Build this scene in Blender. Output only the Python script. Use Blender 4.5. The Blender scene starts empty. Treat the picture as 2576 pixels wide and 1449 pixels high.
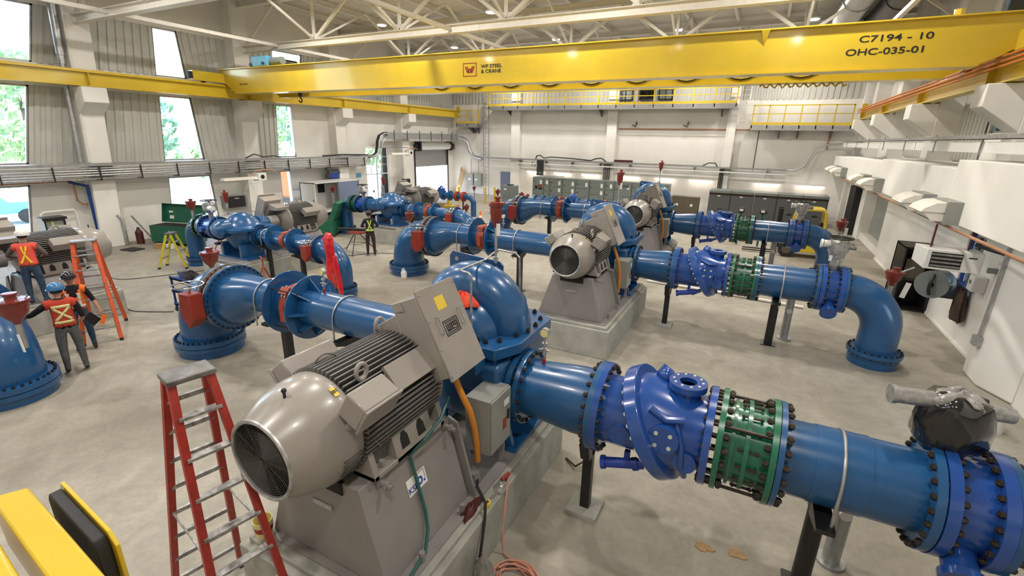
import bpy, bmesh, math, random
from mathutils import Vector, Matrix
R = math.radians
PI = math.pi
random.seed(7)
S = bpy.context.scene
COL = S.collection
V = Vector

# ------------------------------------------------------------------ camera, sky, sun, exposure
CAMZ = 4.6
cam = bpy.data.cameras.new('camera')
cam.sensor_fit = 'HORIZONTAL'; cam.sensor_width = 36.0
cam.lens = 1185.4 / 2576 * 36.0
cam.clip_start = 0.05; cam.clip_end = 500
co = bpy.data.objects.new('camera', cam); COL.objects.link(co)
_y, _p, _r = -0.4705139, 0.30706525, 0.01992514
fwd = V((math.sin(_y)*math.cos(_p), math.cos(_y)*math.cos(_p), -math.sin(_p)))
r0 = V((math.cos(_y), -math.sin(_y), 0)); u0 = r0.cross(fwd)
rt = math.cos(_r)*r0 + math.sin(_r)*u0; up = -math.sin(_r)*r0 + math.cos(_r)*u0
M = Matrix((rt, up, -fwd)).transposed().to_4x4(); M.translation = (0, 0, CAMZ)
co.matrix_world = M
S.camera = co

w = bpy.data.worlds.new('World'); S.world = w; w.use_nodes = True
nt = w.node_tree; bg = nt.nodes['Background']
sky = nt.nodes.new('ShaderNodeTexSky'); sky.sky_type = 'NISHITA'
sky.sun_disc = False; sky.sun_elevation = R(52); sky.sun_rotation = R(-110); sky.air_density = 1.0; sky.dust_density = 1.0
nt.links.new(sky.outputs[0], bg.inputs[0]); bg.inputs[1].default_value = 1.15

sun = bpy.data.lights.new('sun', 'SUN'); sun.energy = 9.0; sun.angle = R(0.6); sun.color = (1, 0.96, 0.9)
so = bpy.data.objects.new('sun', sun); COL.objects.link(so)
so.rotation_euler = V((0.55, 0.20, -0.81)).to_track_quat('-Z', 'Y').to_euler()

vs = S.view_settings
vs.view_transform = 'Standard'; vs.look = 'None'; vs.gamma = 1.0; vs.use_curve_mapping = False
vs.exposure = 0.4
LAMP_POWER = 200.0
S.cycles.use_denoising = True
S.cycles.max_bounces = 8; S.cycles.diffuse_bounces = 4; S.cycles.transparent_max_bounces = 12
S.cycles.sample_clamp_indirect = 6.0; S.cycles.caustics_reflective = False; S.cycles.caustics_refractive = False

# ------------------------------------------------------------------ materials
MATS = {}
def mat(name, col, rough=0.5, metal=0.0, noise=0.0, nscale=6.0, bump=0.0, bscale=40.0, emit=0.0, coat=0.0, spec=None):
    if name in MATS: return MATS[name]
    m = bpy.data.materials.new(name); m.use_nodes = True
    t = m.node_tree; b = t.nodes['Principled BSDF']
    b.inputs['Base Color'].default_value = (*col, 1); b.inputs['Roughness'].default_value = rough
    b.inputs['Metallic'].default_value = metal
    if spec is not None: b.inputs['Specular IOR Level'].default_value = spec
    if coat: b.inputs['Coat Weight'].default_value = coat; b.inputs['Coat Roughness'].default_value = 0.08
    tc = t.nodes.new('ShaderNodeTexCoord')
    if noise:
        n = t.nodes.new('ShaderNodeTexNoise'); n.inputs['Scale'].default_value = nscale; n.inputs['Detail'].default_value = 6
        t.links.new(tc.outputs['Object'], n.inputs['Vector'])
        r = t.nodes.new('ShaderNodeValToRGB')
        r.color_ramp.elements[0].position = 0.3; r.color_ramp.elements[1].position = 0.72
        r.color_ramp.elements[0].color = (*[max(0, c*(1-noise)) for c in col], 1)
        r.color_ramp.elements[1].color = (*[min(1, c*(1+noise)) for c in col], 1)
        t.links.new(n.outputs['Fac'], r.inputs['Fac']); t.links.new(r.outputs[0], b.inputs['Base Color'])
    if bump:
        n2 = t.nodes.new('ShaderNodeTexNoise'); n2.inputs['Scale'].default_value = bscale; n2.inputs['Detail'].default_value = 4
        t.links.new(tc.outputs['Object'], n2.inputs['Vector'])
        bp = t.nodes.new('ShaderNodeBump'); bp.inputs['Strength'].default_value = bump; bp.inputs['Distance'].default_value = 0.02
        t.links.new(n2.outputs['Fac'], bp.inputs['Height']); t.links.new(bp.outputs[0], b.inputs['Normal'])
    if emit:
        b.inputs['Emission Color'].default_value = (*col, 1); b.inputs['Emission Strength'].default_value = emit
    MATS[name] = m
    return m
def srgb(h):
    c = [int(h[i:i+2], 16)/255 for i in (0, 2, 4)]
    return tuple(x/12.92 if x <= 0.04045 else ((x+0.055)/1.055)**2.4 for x in c)
blue = mat('pipe_blue_paint', (0.011, 0.082, 0.225), 0.28, noise=0.12, nscale=3, coat=0.3)
vblue = mat('valve_blue_paint', (0.013, 0.07, 0.31), 0.22, noise=0.06, nscale=3, coat=0.4)
green = mat('coupling_green_paint', (0.008, 0.13, 0.07), 0.3, noise=0.15, coat=0.3)
gboxgreen = mat('gang_box_green', (0.01, 0.12, 0.07), 0.45, noise=0.15)
red = mat('gearbox_red_paint', (0.26, 0.028, 0.014), 0.4, noise=0.15)
rubred = mat('coupling_red_paint', (0.33, 0.05, 0.02), 0.45, noise=0.15)
maroon = mat('maroon_paint', (0.075, 0.014, 0.012), 0.5, noise=0.2)
airred = mat('air_valve_red', (0.19, 0.022, 0.014), 0.35, noise=0.12, coat=0.2)
grey = mat('motor_grey_paint', (0.30, 0.275, 0.25), 0.3, noise=0.06, nscale=4, coat=0.25)
gfin = mat('motor_fin_grey', (0.16, 0.155, 0.15), 0.42, noise=0.1, nscale=5)
gped = mat('pedestal_grey_paint', (0.25, 0.235, 0.23), 0.42, noise=0.08, nscale=3)
panelgrey = mat('enclosure_grey', (0.27, 0.28, 0.26), 0.4, noise=0.04)
cabgrey = mat('cabinet_grey', (0.17, 0.2, 0.19), 0.45, noise=0.05)
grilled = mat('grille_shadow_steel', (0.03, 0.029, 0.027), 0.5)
gwire = mat('grille_wire', (0.075, 0.072, 0.068), 0.45, 0.3)
cabdark = mat('switchgear_grey', (0.085, 0.09, 0.095), 0.45, noise=0.06)
cabbrown = mat('cabinet_bronze', (0.10, 0.085, 0.06), 0.5, noise=0.06)
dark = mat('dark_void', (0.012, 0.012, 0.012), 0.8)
black = mat('black_steel_paint', (0.012, 0.012, 0.013), 0.4, noise=0.2)
rubber = mat('black_rubber', (0.018, 0.018, 0.019), 0.65, noise=0.2)
boltm = mat('dark_bolt_steel', (0.045, 0.036, 0.028), 0.45, 0.6, noise=0.4, nscale=30)
whitebolt = mat('zinc_bolt', (0.65, 0.68, 0.6), 0.4, 0.2)
galv = mat('galvanised_steel', (0.42, 0.43, 0.44), 0.38, 0.75, noise=0.15, nscale=8)
chrome = mat('polished_steel', (0.6, 0.6, 0.6), 0.2, 1.0)
capd = mat('worn_ladder_cap', (0.16, 0.155, 0.15), 0.5, 0.3, noise=0.6, nscale=7)
alumd = mat('aluminium_soiled', (0.33, 0.32, 0.31), 0.5, 0.5, noise=0.5, nscale=18)
alum = mat('aluminium_worn', (0.42, 0.42, 0.42), 0.4, 0.7, noise=0.35, nscale=14)
yellow = mat('crane_yellow_paint', (0.66, 0.47, 0.03), 0.3, noise=0.05, nscale=2, coat=0.3)
ryellow = mat('railing_yellow', (0.62, 0.44, 0.02), 0.45, noise=0.05)
orangey = mat('conductor_bar_orange', (0.55, 0.17, 0.03), 0.5, noise=0.1)
whitep = mat('white_steel_paint', (0.78, 0.75, 0.69), 0.5, noise=0.05)
whiteb = mat('white_enamel', (0.75, 0.75, 0.73), 0.35, noise=0.03)
wallm = mat('painted_precast_wall', (0.80, 0.785, 0.745), 0.7, noise=0.05, nscale=0.8, bump=0.05, bscale=12)
panelm = mat('corrugated_liner_panel', (0.52, 0.52, 0.48), 0.5, 0.05, noise=0.06, nscale=1.5)
deckm = mat('steel_deck', (0.74, 0.72, 0.67), 0.5, noise=0.06, nscale=1.0)
concm = mat('cast_concrete', (0.36, 0.36, 0.32), 0.8, noise=0.18, nscale=3, bump=0.15, bscale=20)
ladred = mat('fibreglass_red', (0.36, 0.03, 0.02), 0.4, noise=0.2, nscale=20)
ladorange = mat('fibreglass_orange', (0.62, 0.10, 0.03), 0.4, noise=0.15, nscale=20)
ladyel = mat('fibreglass_yellow', (0.6, 0.5, 0.04), 0.45, noise=0.15, nscale=20)
copper = mat('copper_pipe', (0.50, 0.24, 0.13), 0.4, 0.5, noise=0.1)
cond = mat('orange_conduit', (0.68, 0.26, 0.03), 0.5, noise=0.1)
teal = mat('teal_hose', (0.02, 0.11, 0.1), 0.4)
pinkhose = mat('salmon_hose', (0.6, 0.27, 0.19), 0.5, noise=0.1)
hoseg = mat('grey_cable', (0.12, 0.12, 0.11), 0.6)
paper = mat('white_paper', (0.8, 0.8, 0.78), 0.6)
logoblue = mat('print_blue', (0.015, 0.05, 0.33), 0.5)
logored = mat('print_red', (0.32, 0.02, 0.012), 0.5)
printk = mat('print_black', (0.015, 0.015, 0.02), 0.5)
stickery = mat('sticker_yellow', (0.75, 0.55, 0.06), 0.5)
plasticred = mat('red_plastic_film', (0.6, 0.012, 0.02), 0.2, noise=0.3, nscale=8, coat=0.5)
plasticblk = mat('black_plastic_film', (0.012, 0.012, 0.013), 0.15, noise=0.4, coat=0.6)
plasticclr = mat('dusty_clear_plastic', (0.24, 0.23, 0.215), 0.25, noise=0.4, nscale=9, coat=0.5)
clothred = mat('red_cloth', (0.7, 0.07, 0.03), 0.8, noise=0.2)
wood = mat('raw_timber', (0.42, 0.27, 0.13), 0.7, noise=0.25, nscale=9)
glassw = mat('lamp_lens', (1.0, 0.93, 0.82), 0.3, emit=9.0)
tubew = mat('linear_lamp_lens', (1.0, 0.86, 0.74), 0.3, emit=5.0)
bluebox = mat('cyan_control_box', (0.12, 0.4, 0.65), 0.4, noise=0.1)
bluepipe = mat('conduit_blue', (0.01, 0.05, 0.24), 0.35)
doorblue = mat('door_blue_grey', (0.17, 0.21, 0.33), 0.5, noise=0.05)
skin = mat('skin', (0.42, 0.23, 0.16), 0.55)
jeans = mat('blue_denim', (0.03, 0.065, 0.12), 0.85, noise=0.35, nscale=12)
gtrous = mat('grey_trousers', (0.10, 0.10, 0.105), 0.85, noise=0.2, nscale=12)
btrous = mat('brown_trousers', (0.032, 0.022, 0.015), 0.9, noise=0.25, nscale=12)
tshirt = mat('black_cotton', (0.008, 0.008, 0.012), 0.9)
navy = mat('navy_cotton', (0.012, 0.022, 0.05), 0.9, noise=0.2)
tan = mat('taupe_cotton', (0.13, 0.10, 0.085), 0.9, noise=0.15)
boots = mat('dark_boots', (0.015, 0.01, 0.009), 0.6)
vesto = mat('hi_vis_orange', (0.9, 0.16, 0.015), 0.7)
vestr = mat('hi_vis_red', (0.5, 0.045, 0.02), 0.8)
vestp = mat('hi_vis_coral', (0.75, 0.09, 0.06), 0.8)
vestk = mat('black_vest', (0.01, 0.012, 0.01), 0.85)
lime = mat('lime_tape', (0.5, 0.62, 0.13), 0.6)
cream = mat('cream_tape', (0.75, 0.68, 0.32), 0.6)
yelt = mat('yellow_tape', (0.85, 0.62, 0.02), 0.6)
silver = mat('silver_tape', (0.6, 0.6, 0.6), 0.5)
helblue = mat('helmet_blue', (0.03, 0.16, 0.36), 0.3, coat=0.4)
helblk = mat('helmet_black', (0.012, 0.011, 0.018), 0.2, noise=0.3, nscale=14, coat=0.5)
helwht = mat('helmet_white', (0.72, 0.72, 0.7), 0.3, coat=0.3)
coat_br = mat('brown_jacket', (0.055, 0.035, 0.025), 0.9, noise=0.3, nscale=10)
leafm = mat('foliage', (0.36, 0.52, 0.26), 0.8, noise=0.6, nscale=3)
leafd = mat('foliage_dark', (0.24, 0.42, 0.27), 0.8, noise=0.6, nscale=3)
bark = mat('bark', (0.1, 0.07, 0.05), 0.9)
yard = mat('yard_gravel', (0.55, 0.52, 0.48), 0.9, noise=0.1, nscale=0.5)

def glass_mat():
    m = bpy.data.materials.new('window_glass'); m.use_nodes = True; t = m.node_tree
    for n in list(t.nodes): t.nodes.remove(n)
    o = t.nodes.new('ShaderNodeOutputMaterial'); mx = t.nodes.new('ShaderNodeMixShader')
    tr = t.nodes.new('ShaderNodeBsdfTransparent'); tr.inputs[0].default_value = (0.93, 0.96, 0.96, 1)
    g = t.nodes.new('ShaderNodeBsdfGlossy'); g.inputs['Roughness'].default_value = 0.03
    f = t.nodes.new('ShaderNodeFresnel'); f.inputs[0].default_value = 1.35
    t.links.new(f.outputs[0], mx.inputs[0]); t.links.new(tr.outputs[0], mx.inputs[1]); t.links.new(g.outputs[0], mx.inputs[2])
    t.links.new(mx.outputs[0], o.inputs[0]); return m
glass = glass_mat()

def floor_mat():
    m = bpy.data.materials.new('dusty_concrete_floor'); m.use_nodes = True; t = m.node_tree; b = t.nodes['Principled BSDF']
    tc = t.nodes.new('ShaderNodeTexCoord')
    def noise(s, d=6, dist=0.0):
        n = t.nodes.new('ShaderNodeTexNoise'); n.inputs['Scale'].default_value = s; n.inputs['Detail'].default_value = d
        n.inputs['Distortion'].default_value = dist; t.links.new(tc.outputs['Object'], n.inputs['Vector']); return n
    def ramp(n, a, b_, p0=0.35, p1=0.68):
        r = t.nodes.new('ShaderNodeValToRGB'); r.color_ramp.elements[0].position = p0; r.color_ramp.elements[1].position = p1
        r.color_ramp.elements[0].color = (*a, 1); r.color_ramp.elements[1].color = (*b_, 1)
        t.links.new(n.outputs['Fac'], r.inputs['Fac']); return r
    a = ramp(noise(0.33, 8, 0.6), (0.30, 0.272, 0.222), (0.40, 0.372, 0.315))
    c = ramp(noise(1.7, 9, 1.2), (0.86, 0.86, 0.86), (1.08, 1.08, 1.08))
    d = ramp(noise(14, 6), (0.93, 0.93, 0.93), (1.04, 1.04, 1.04))
    mx = t.nodes.new('ShaderNodeMix'); mx.data_type = 'RGBA'; mx.blend_type = 'MULTIPLY'; mx.inputs[0].default_value = 1
    t.links.new(a.outputs[0], mx.inputs[6]); t.links.new(c.outputs[0], mx.inputs[7])
    m2 = t.nodes.new('ShaderNodeMix'); m2.data_type = 'RGBA'; m2.blend_type = 'MULTIPLY'; m2.inputs[0].default_value = 1
    t.links.new(mx.outputs[2], m2.inputs[6]); t.links.new(d.outputs[0], m2.inputs[7])
    # saw-cut control joints
    sx = t.nodes.new('ShaderNodeSeparateXYZ'); t.links.new(tc.outputs['Object'], sx.inputs[0])
    t.links.new(m2.outputs[2], b.inputs['Base Color'])
    b.inputs['Roughness'].default_value = 0.62; b.inputs['Specular IOR Level'].default_value = 0.35
    bp = t.nodes.new('ShaderNodeBump'); bp.inputs['Strength'].default_value = 0.08
    t.links.new(noise(25, 5).outputs['Fac'], bp.inputs['Height']); t.links.new(bp.outputs[0], b.inputs['Normal'])
    return m
floorm = floor_mat()

# ------------------------------------------------------------------ mesh builder
class MB:
    def __init__(s): s.v = []; s.f = []
    def add(s, vs, fs, T=None):
        o = len(s.v)
        s.v += [tuple(T @ V(p)) if T else tuple(p) for p in vs]
        s.f += [tuple(i+o for i in f) for f in fs]; return s
    def box(s, x0, x1, y0, y1, z0, z1, T=None):
        return s.add([(x, y, z) for x in (x0, x1) for y in (y0, y1) for z in (z0, z1)],
            [(0, 1, 3, 2), (4, 6, 7, 5), (0, 4, 5, 1), (2, 3, 7, 6), (0, 2, 6, 4), (1, 5, 7, 3)], T)
    def cbox(s, c, d, rot=None):
        T = Matrix.Translation(c)
        if rot: T = T @ (rot if isinstance(rot, Matrix) else Matrix.Rotation(rot[0], 4, rot[1]))
        return s.box(-d[0]/2, d[0]/2, -d[1]/2, d[1]/2, -d[2]/2, d[2]/2, T)
    def rings(s, rs, closed=True, cap0=True, cap1=True):
        n = len(rs[0]); o = len(s.v)
        for r in rs: s.v += [tuple(p) for p in r]
        for i in range(len(rs)-1):
            for j in range(n if closed else n-1):
                k = (j+1) % n
                s.f.append((o+i*n+j, o+i*n+k, o+(i+1)*n+k, o+(i+1)*n+j))
        if closed and cap0: s.f.append(tuple(o+j for j in reversed(range(n))))
        if closed and cap1: s.f.append(tuple(o+(len(rs)-1)*n+j for j in range(n)))
        return s
    def cyl(s, a, b, r, n=16, r1=None, cap=True):
        a = V(a); b = V(b); return s.lathe([(0, r), ((b-a).length, r if r1 is None else r1)], a, b-a, n, cap)
    def lathe(s, prof, o, ax, n=24, cap=True):
        o = V(o); ax = V(ax).normalized(); q = V((0, 0, 1)) if abs(ax.z) < 0.9 else V((1, 0, 0))
        u = ax.cross(q).normalized(); w_ = ax.cross(u)
        rs = [[o+ax*t+(u*math.cos(2*PI*j/n)+w_*math.sin(2*PI*j/n))*max(r, 1e-4) for j in range(n)] for t, r in prof]
        return s.rings(rs, True, cap, cap)
    def ring(s, c, ax, r, n):   # points of a circle
        ax = V(ax).normalized(); q = V((0, 0, 1)) if abs(ax.z) < 0.9 else V((1, 0, 0))
        u = ax.cross(q).normalized(); w_ = ax.cross(u)
        return [V(c)+(u*math.cos(2*PI*j/n)+w_*math.sin(2*PI*j/n))*r for j in range(n)]
    def tube(s, pts, r, n=8, cap=True, closed=False):
        pts = [V(p) for p in pts]; m = len(pts); rs = []; t0 = None; u = None
        for i, p in enumerate(pts):
            a = pts[i-1] if (i > 0 or closed) else p; b = pts[(i+1) % m] if (i < m-1 or closed) else p
            t = (b-a).normalized()
            if u is None:
                q = V((0, 0, 1)) if abs(t.z) < 0.9 else V((1, 0, 0)); u = t.cross(q).normalized()
            else:
                u = (u - t*u.dot(t)).normalized()
            w_ = t.cross(u); rr = r[i] if isinstance(r, (list, tuple)) else r
            rs.append([p+(u*math.cos(2*PI*j/n)+w_*math.sin(2*PI*j/n))*rr for j in range(n)])
        if closed: rs.append(rs[0]); return s.rings(rs, True, False, False)
        return s.rings(rs, True, cap, cap)
    def prism(s, poly, ext):
        e = V(ext); a = [V(p) for p in poly]; return s.rings([a, [p+e for p in a]])
    def sphere(s, c, r, n=16, m=10, sc=(1, 1, 1)):
        rs = []
        for i in range(m+1):
            th = PI*i/m
            rs.append([V(c)+V((sc[0]*r*math.sin(th)*math.cos(2*PI*j/n), sc[1]*r*math.sin(th)*math.sin(2*PI*j/n), sc[2]*r*math.cos(th))) for j in range(n)])
        return s.rings(rs, True, False, False)
    def ibeam(s, a, b, h, w_, t=0.02, upv=(0, 0, 1)):
        a = V(a); b = V(b); d = (b-a).normalized(); u = V(upv); sd = d.cross(u).normalized(); u = sd.cross(d)
        for (x0, x1, z0, z1) in ((-w_/2, w_/2, h/2-t, h/2), (-w_/2, w_/2, -h/2, -h/2+t), (-t/2, t/2, -h/2+t, h/2-t)):
            s.prism([a+sd*x0+u*z0, a+sd*x1+u*z0, a+sd*x1+u*z1, a+sd*x0+u*z1], b-a)
        return s
    def bar(s, a, b, w_, h=None):
        a = V(a); b = V(b); d = (b-a).normalized(); q = V((0, 0, 1)) if abs(d.z) < 0.95 else V((0, 1, 0))
        u = d.cross(q).normalized(); k = u.cross(d); h = h or w_
        return s.prism([a-u*w_/2-k*h/2, a+u*w_/2-k*h/2, a+u*w_/2+k*h/2, a-u*w_/2+k*h/2], b-a)

def arc(c, r, a0, a1, n, u, w_):
    c = V(c); u = V(u); w_ = V(w_)
    return [c+u*r*math.cos(a0+(a1-a0)*i/n)+w_*r*math.sin(a0+(a1-a0)*i/n) for i in range(n+1)]

BASE = {}
def tag(o, label=None, cat=None, group=None, kind=None):
    if label: o['label'] = label
    if cat: o['category'] = cat
    if group: o['group'] = group
    if kind: o['kind'] = kind
    return o
ROOTS = []
def th(name, label, cat, loc, group=None):
    o = bpy.data.objects.new(name, None); COL.objects.link(o); o.location = loc; o.empty_display_size = 0.2
    BASE[o] = V(loc); ROOTS.append(o)
    return tag(o, label, cat, group)
def root_of(o):
    while o.parent: o = o.parent
    return o
def pieces(mb):
    n = len(mb.v); pa = list(range(n))
    def fd(i):
        while pa[i] != i: pa[i] = pa[pa[i]]; i = pa[i]
        return i
    for f in mb.f:
        a = fd(f[0])
        for i in f[1:]: pa[fd(i)] = a
    isl = {}
    for i in range(n): isl.setdefault(fd(i), []).append(i)
    ks = list(isl); 
    if len(ks) < 2 or len(ks) > 220: return None
    bx = []
    for k in ks:
        ps = [mb.v[i] for i in isl[k]]
        lo = [min(p[d] for p in ps) for d in range(3)]; hi = [max(p[d] for p in ps) for d in range(3)]
        bx.append((lo, hi, max(hi[d]-lo[d] for d in range(3))))
    g = list(range(len(ks)))
    def fg(i):
        while g[i] != i: g[i] = g[g[i]]; i = g[i]
        return i
    for i in range(len(ks)):
        for j in range(i):
            gap = math.sqrt(sum(max(0, bx[i][0][d]-bx[j][1][d], bx[j][0][d]-bx[i][1][d])**2 for d in range(3)))
            if gap <= max(.02, .5*max(bx[i][2], bx[j][2])): g[fg(i)] = fg(j)
    gr = {}
    for i in range(len(ks)): gr.setdefault(fg(i), set()).add(ks[i])
    if len(gr) < 2: return None
    out = []
    for st in gr.values():
        m = MB(); mp = {}
        for f in mb.f:
            if fd(f[0]) in st:
                for i in f:
                    if i not in mp: mp[i] = len(m.v); m.v.append(mb.v[i])
                m.f.append(tuple(mp[i] for i in f))
        out.append(m)
    return out
def P(name, mb, m, parent=None, label=None, ang=32, bevel=0.0, kind=None):
    if parent is not None and kind is None and root_of(parent).get('kind') != 'structure' and mb.v:
        pc = pieces(mb)
        if pc and len(pc) <= 100:
            nm = name[:-5] if name.endswith('_ring') else name
            return [P1(nm, q, m, parent, label, ang, bevel, kind) for q in pc][0]
    return P1(name, mb, m, parent, label, ang, bevel, kind)
def P1(name, mb, m, parent=None, label=None, ang=32, bevel=0.0, kind=None):
    me = bpy.data.meshes.new(name)
    b = BASE[root_of(parent)] if parent else V((0, 0, 0))
    me.from_pydata([(x-b.x, y-b.y, z-b.z) for x, y, z in mb.v], [], mb.f)
    bm = bmesh.new(); bm.from_mesh(me)
    bmesh.ops.recalc_face_normals(bm, faces=bm.faces); bm.to_mesh(me); bm.free()
    me.shade_smooth()
    me.set_sharp_from_angle(angle=R(ang))
    me.materials.append(m)
    o = bpy.data.objects.new(name, me); COL.objects.link(o)
    if parent: o.parent = parent
    else: BASE[o] = V((0, 0, 0))
    if bevel:
        bv = o.modifiers.new('bevel', 'BEVEL'); bv.width = bevel; bv.segments = 2; bv.limit_method = 'ANGLE'; bv.angle_limit = R(40)
    if label: o['label'] = label
    if kind: o['kind'] = kind
    return o
def T1(name, mb, m, label, cat, group=None, bevel=0.0, ang=32):
    o = P(name, mb, m, None, None, ang, bevel)
    xs = [p[0] for p in mb.v]; ys = [p[1] for p in mb.v]; zs = [p[2] for p in mb.v]
    c = V(((min(xs)+max(xs))/2, (min(ys)+max(ys))/2, min(zs)))
    o.data.transform(Matrix.Translation(-c)); o.location = c; BASE[o] = c; ROOTS.append(o)
    return tag(o, label, cat, group)
def ST(name, mb, m, parent=None, ang=30):
    o = P(name, mb, m, parent, None, ang)
    if not parent: o['kind'] = 'structure'
    return o
def children(o): return [c for c in BYPAR.get(o, [])]
def copy_tree(o, parent=None):
    c = o.copy(); COL.objects.link(c)
    if parent: c.parent = parent
    for ch in list(o.children): copy_tree(ch, c)
    return c
def cat_text(name, txt, m, parent, size, Mx, ext=0.002, align='CENTER', sx=1.0, shear=0.0):
    cu = bpy.data.curves.new(name, 'FONT'); cu.body = txt; cu.size = size; cu.extrude = ext; cu.align_x = align; cu.align_y = 'CENTER'; cu.shear = shear
    cu.space_line = 1.0; cu.offset = 0.012*size
    o = bpy.data.objects.new(name, cu); COL.objects.link(o)
    bpy.context.view_layer.update()
    dg = bpy.context.evaluated_depsgraph_get()
    me = bpy.data.meshes.new_from_object(o.evaluated_get(dg)); bpy.data.objects.remove(o)
    me.transform(Matrix.Diagonal((sx, 1, 1, 1))); b = BASE[root_of(parent)]
    me.transform(Matrix.Translation(-b) @ Mx); me.materials.clear(); me.materials.append(m)
    n = bpy.data.objects.new(name, me); COL.objects.link(n); n.parent = parent
    return n
def frame(o, x, y):   # matrix with local x,y axes given
    x = V(x).normalized(); y = V(y).normalized(); z = x.cross(y).normalized()
    Mx = Matrix((x, y, z)).transposed().to_4x4(); Mx.translation = o; return Mx

# ------------------------------------------------------------------ room shell
XL, XR, YF, YN, ZC = -24.0, 5.6, 35.4, -7.0, 10.8
fl = ST('floor', MB().box(-24.3, 6.2, YN-.3, YF+.3, -0.3, 0), floorm)
# left wall: tiers with slanted windows; edges are (y at bottom, y at top)
def wallquad(mb, yl0, yl1, yr0, yr1, z0, z1, x=XL, t=0.28):
    mb.prism([(x, yl0, z0), (x, yr0, z0), (x, yr1, z1), (x, yl1, z1)], (-t, 0, 0))
def panel(mb, yl0, yl1, yr0, yr1, z0, z1, x=XL, pitch=0.3, d=0.05):
    n = max(2, int(((yr0+yr1)-(yl0+yl1))/2/pitch)); a = []; b = []
    for i in range(n+1):
        for k, (ds, dx) in enumerate(((0, 0), (0.42, 0), (0.5, d), (0.92, d))):
            s = min(1.0, (i+ds)/n)
            a.append((x+dx, yl0+(yr0-yl0)*s, z0)); b.append((x+dx, yl1+(yr1-yl1)*s, z1))
    mb.rings([a, b], closed=False)
TIERS = [  # z0, z1, [(left bottom, left top, right bottom, right top)], corrugated
    (0.0, 0.55, [], 0),
    (0.55, 2.62, [(-0.6, -0.4, 2.0, 1.9), (4.9, 5.2, 7.3, 7.65), (12.2, 12.38, 14.42, 14.32), (18.15, 18.2, 18.85, 19.2)], 0),  # first window of every glazed tier is out of view, added to let in daylight
    (2.62, 3.35, [], 0),
    (3.35, 6.12, [(-0.7, -0.4, 2.1, 1.8), (4.6, 5.2, 7.77, 8.36), (12.36, 12.64, 14.17, 14.0), (18.2, 18.43, 19.4, 19.97)], 1),
    (6.12, 6.9, [], 0),
    (6.9, 8.86, [(-0.4, -0.2, 1.8, 1.6), (5.3, 5.8, 8.62, 9.06), (12.68, 12.88, 13.98, 13.87), (18.43, 18.6, 20.1, 20.5)], 1),
]
LW = MB(); LP = MB(); wn = [0]
DOORS = [(24.85, 27.15, 3.86), (30.1, 34.5, 3.65)]
def winframe(c4, x, name=None, mull=None):
    """c4: four (y,z) corners of a window in a wall across x; frame plus glass"""
    wn[0] += 1
    pts = [V((x-0.08, y, z)) for y, z in c4]; mb = MB()
    for i in range(4): mb.bar(pts[i], pts[(i+1) % 4], 0.07, 0.12)
    if mull: mb.bar(*mull, 0.05, 0.08)
    o = ST('window_%d' % wn[0], mb, galv)
    g = P('glass_pane', MB().prism([p for p in pts], (0.012, 0, 0)), glass, o)
    return o
for z0, z1, wins, corr in TIERS:
    yp0 = yp1 = YN
    segs = []
    for a0, a1, b0, b1 in wins:
        segs.append((yp0, yp1, a0, a1)); yp0, yp1 = b0, b1
        winframe([(a0, z0), (b0, z0), (b1, z1), (a1, z1)], XL)
    segs.append((yp0, yp1, YF, YF))
    for (l0, l1, q0, q1) in segs:
        cuts = [d for d in DOORS if l0 <= d[0] and d[1] <= q0 and z0 < d[2]-0.05]
        if cuts:
            p = l0
            for a, b, zt in cuts:
                wallquad(LW, p, p, a, a, z0, z1)
                if zt < z1: wallquad(LW, a, a, b, b, zt, z1)
                p = b
            wallquad(LW, p, p, q0, q1, z0, z1); 
            continue
        if corr and q0 < 23: wallquad(LW, l0, l1, q0, q1, z0, z1, XL-0.06, 0.22); panel(LP, l0, l1, q0, q1, z0, z1)
        elif corr and z0 < 4:   # corrugated up to the fourth column, plain precast beyond
            wallquad(LW, l0, l1, 22.0, 22.0, z0, z1, XL-0.06, 0.22); panel(LP, l0, l1, 22.0, 22.0, z0, z1); wallquad(LW, 22.0, 22.0, 24.85, 24.85, z0, z1); wallquad(LW, 24.85, 24.85, 27.15, 27.15, 3.86, z1); wallquad(LW, 27.15, 27.15, 30.1, 30.1, z0, z1); wallquad(LW, 30.1, 30.1, 34.5, 34.5, 3.65, z1); wallquad(LW, 34.5, 34.5, YF, YF, z0, z1)
        elif corr:
            wallquad(LW, l0, l1, q0, q1, z0, z1, XL-0.06, 0.22); panel(LP, l0, l1, q0, q1, z0, z1)
        else: wallquad(LW, l0, l1, q0, q1, z0, z1)
LW.box(XL-.28, XL, YN, YF, 8.86, ZC)
wl = ST('wall_left', LW, wallm)
P('corrugated_panel', LP, panelm, wl)
for yc in (-2.9, 3.4, 9.72, 16.25, 22.3, 28.4):
    k_ = {9.72: .055, 16.25: .035}.get(yc, 0.0); o0, o1 = -k_*4.0, k_*(ZC-4.0)
    mb = MB().rings([[(XL-.05, yc-.4+o0, 0), (-23.35, yc-.4+o0, 0), (-23.35, yc+.4+o0, 0), (XL-.05, yc+.4+o0, 0)], [(XL-.05, yc-.4+o1, ZC), (-23.35, yc-.4+o1, ZC), (-23.35, yc+.4+o1, ZC), (XL-.05, yc+.4+o1, ZC)]])
    P('column', mb, wallm, wl, bevel=0.02)
    P('corbel', MB().prism([(-23.35, yc-.36, 5.15), (-22.68, yc-.36, 5.6), (-22.68, yc-.36, 6.14), (-23.35, yc-.36, 6.14)], (0, .8, 0)), wallm, wl, bevel=0.015)
# recessed block joints of the lower left wall
ST('trim_1', MB().box(XL, XL+.06, YN, 24.8, 2.66, 2.74), wallm)

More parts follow.
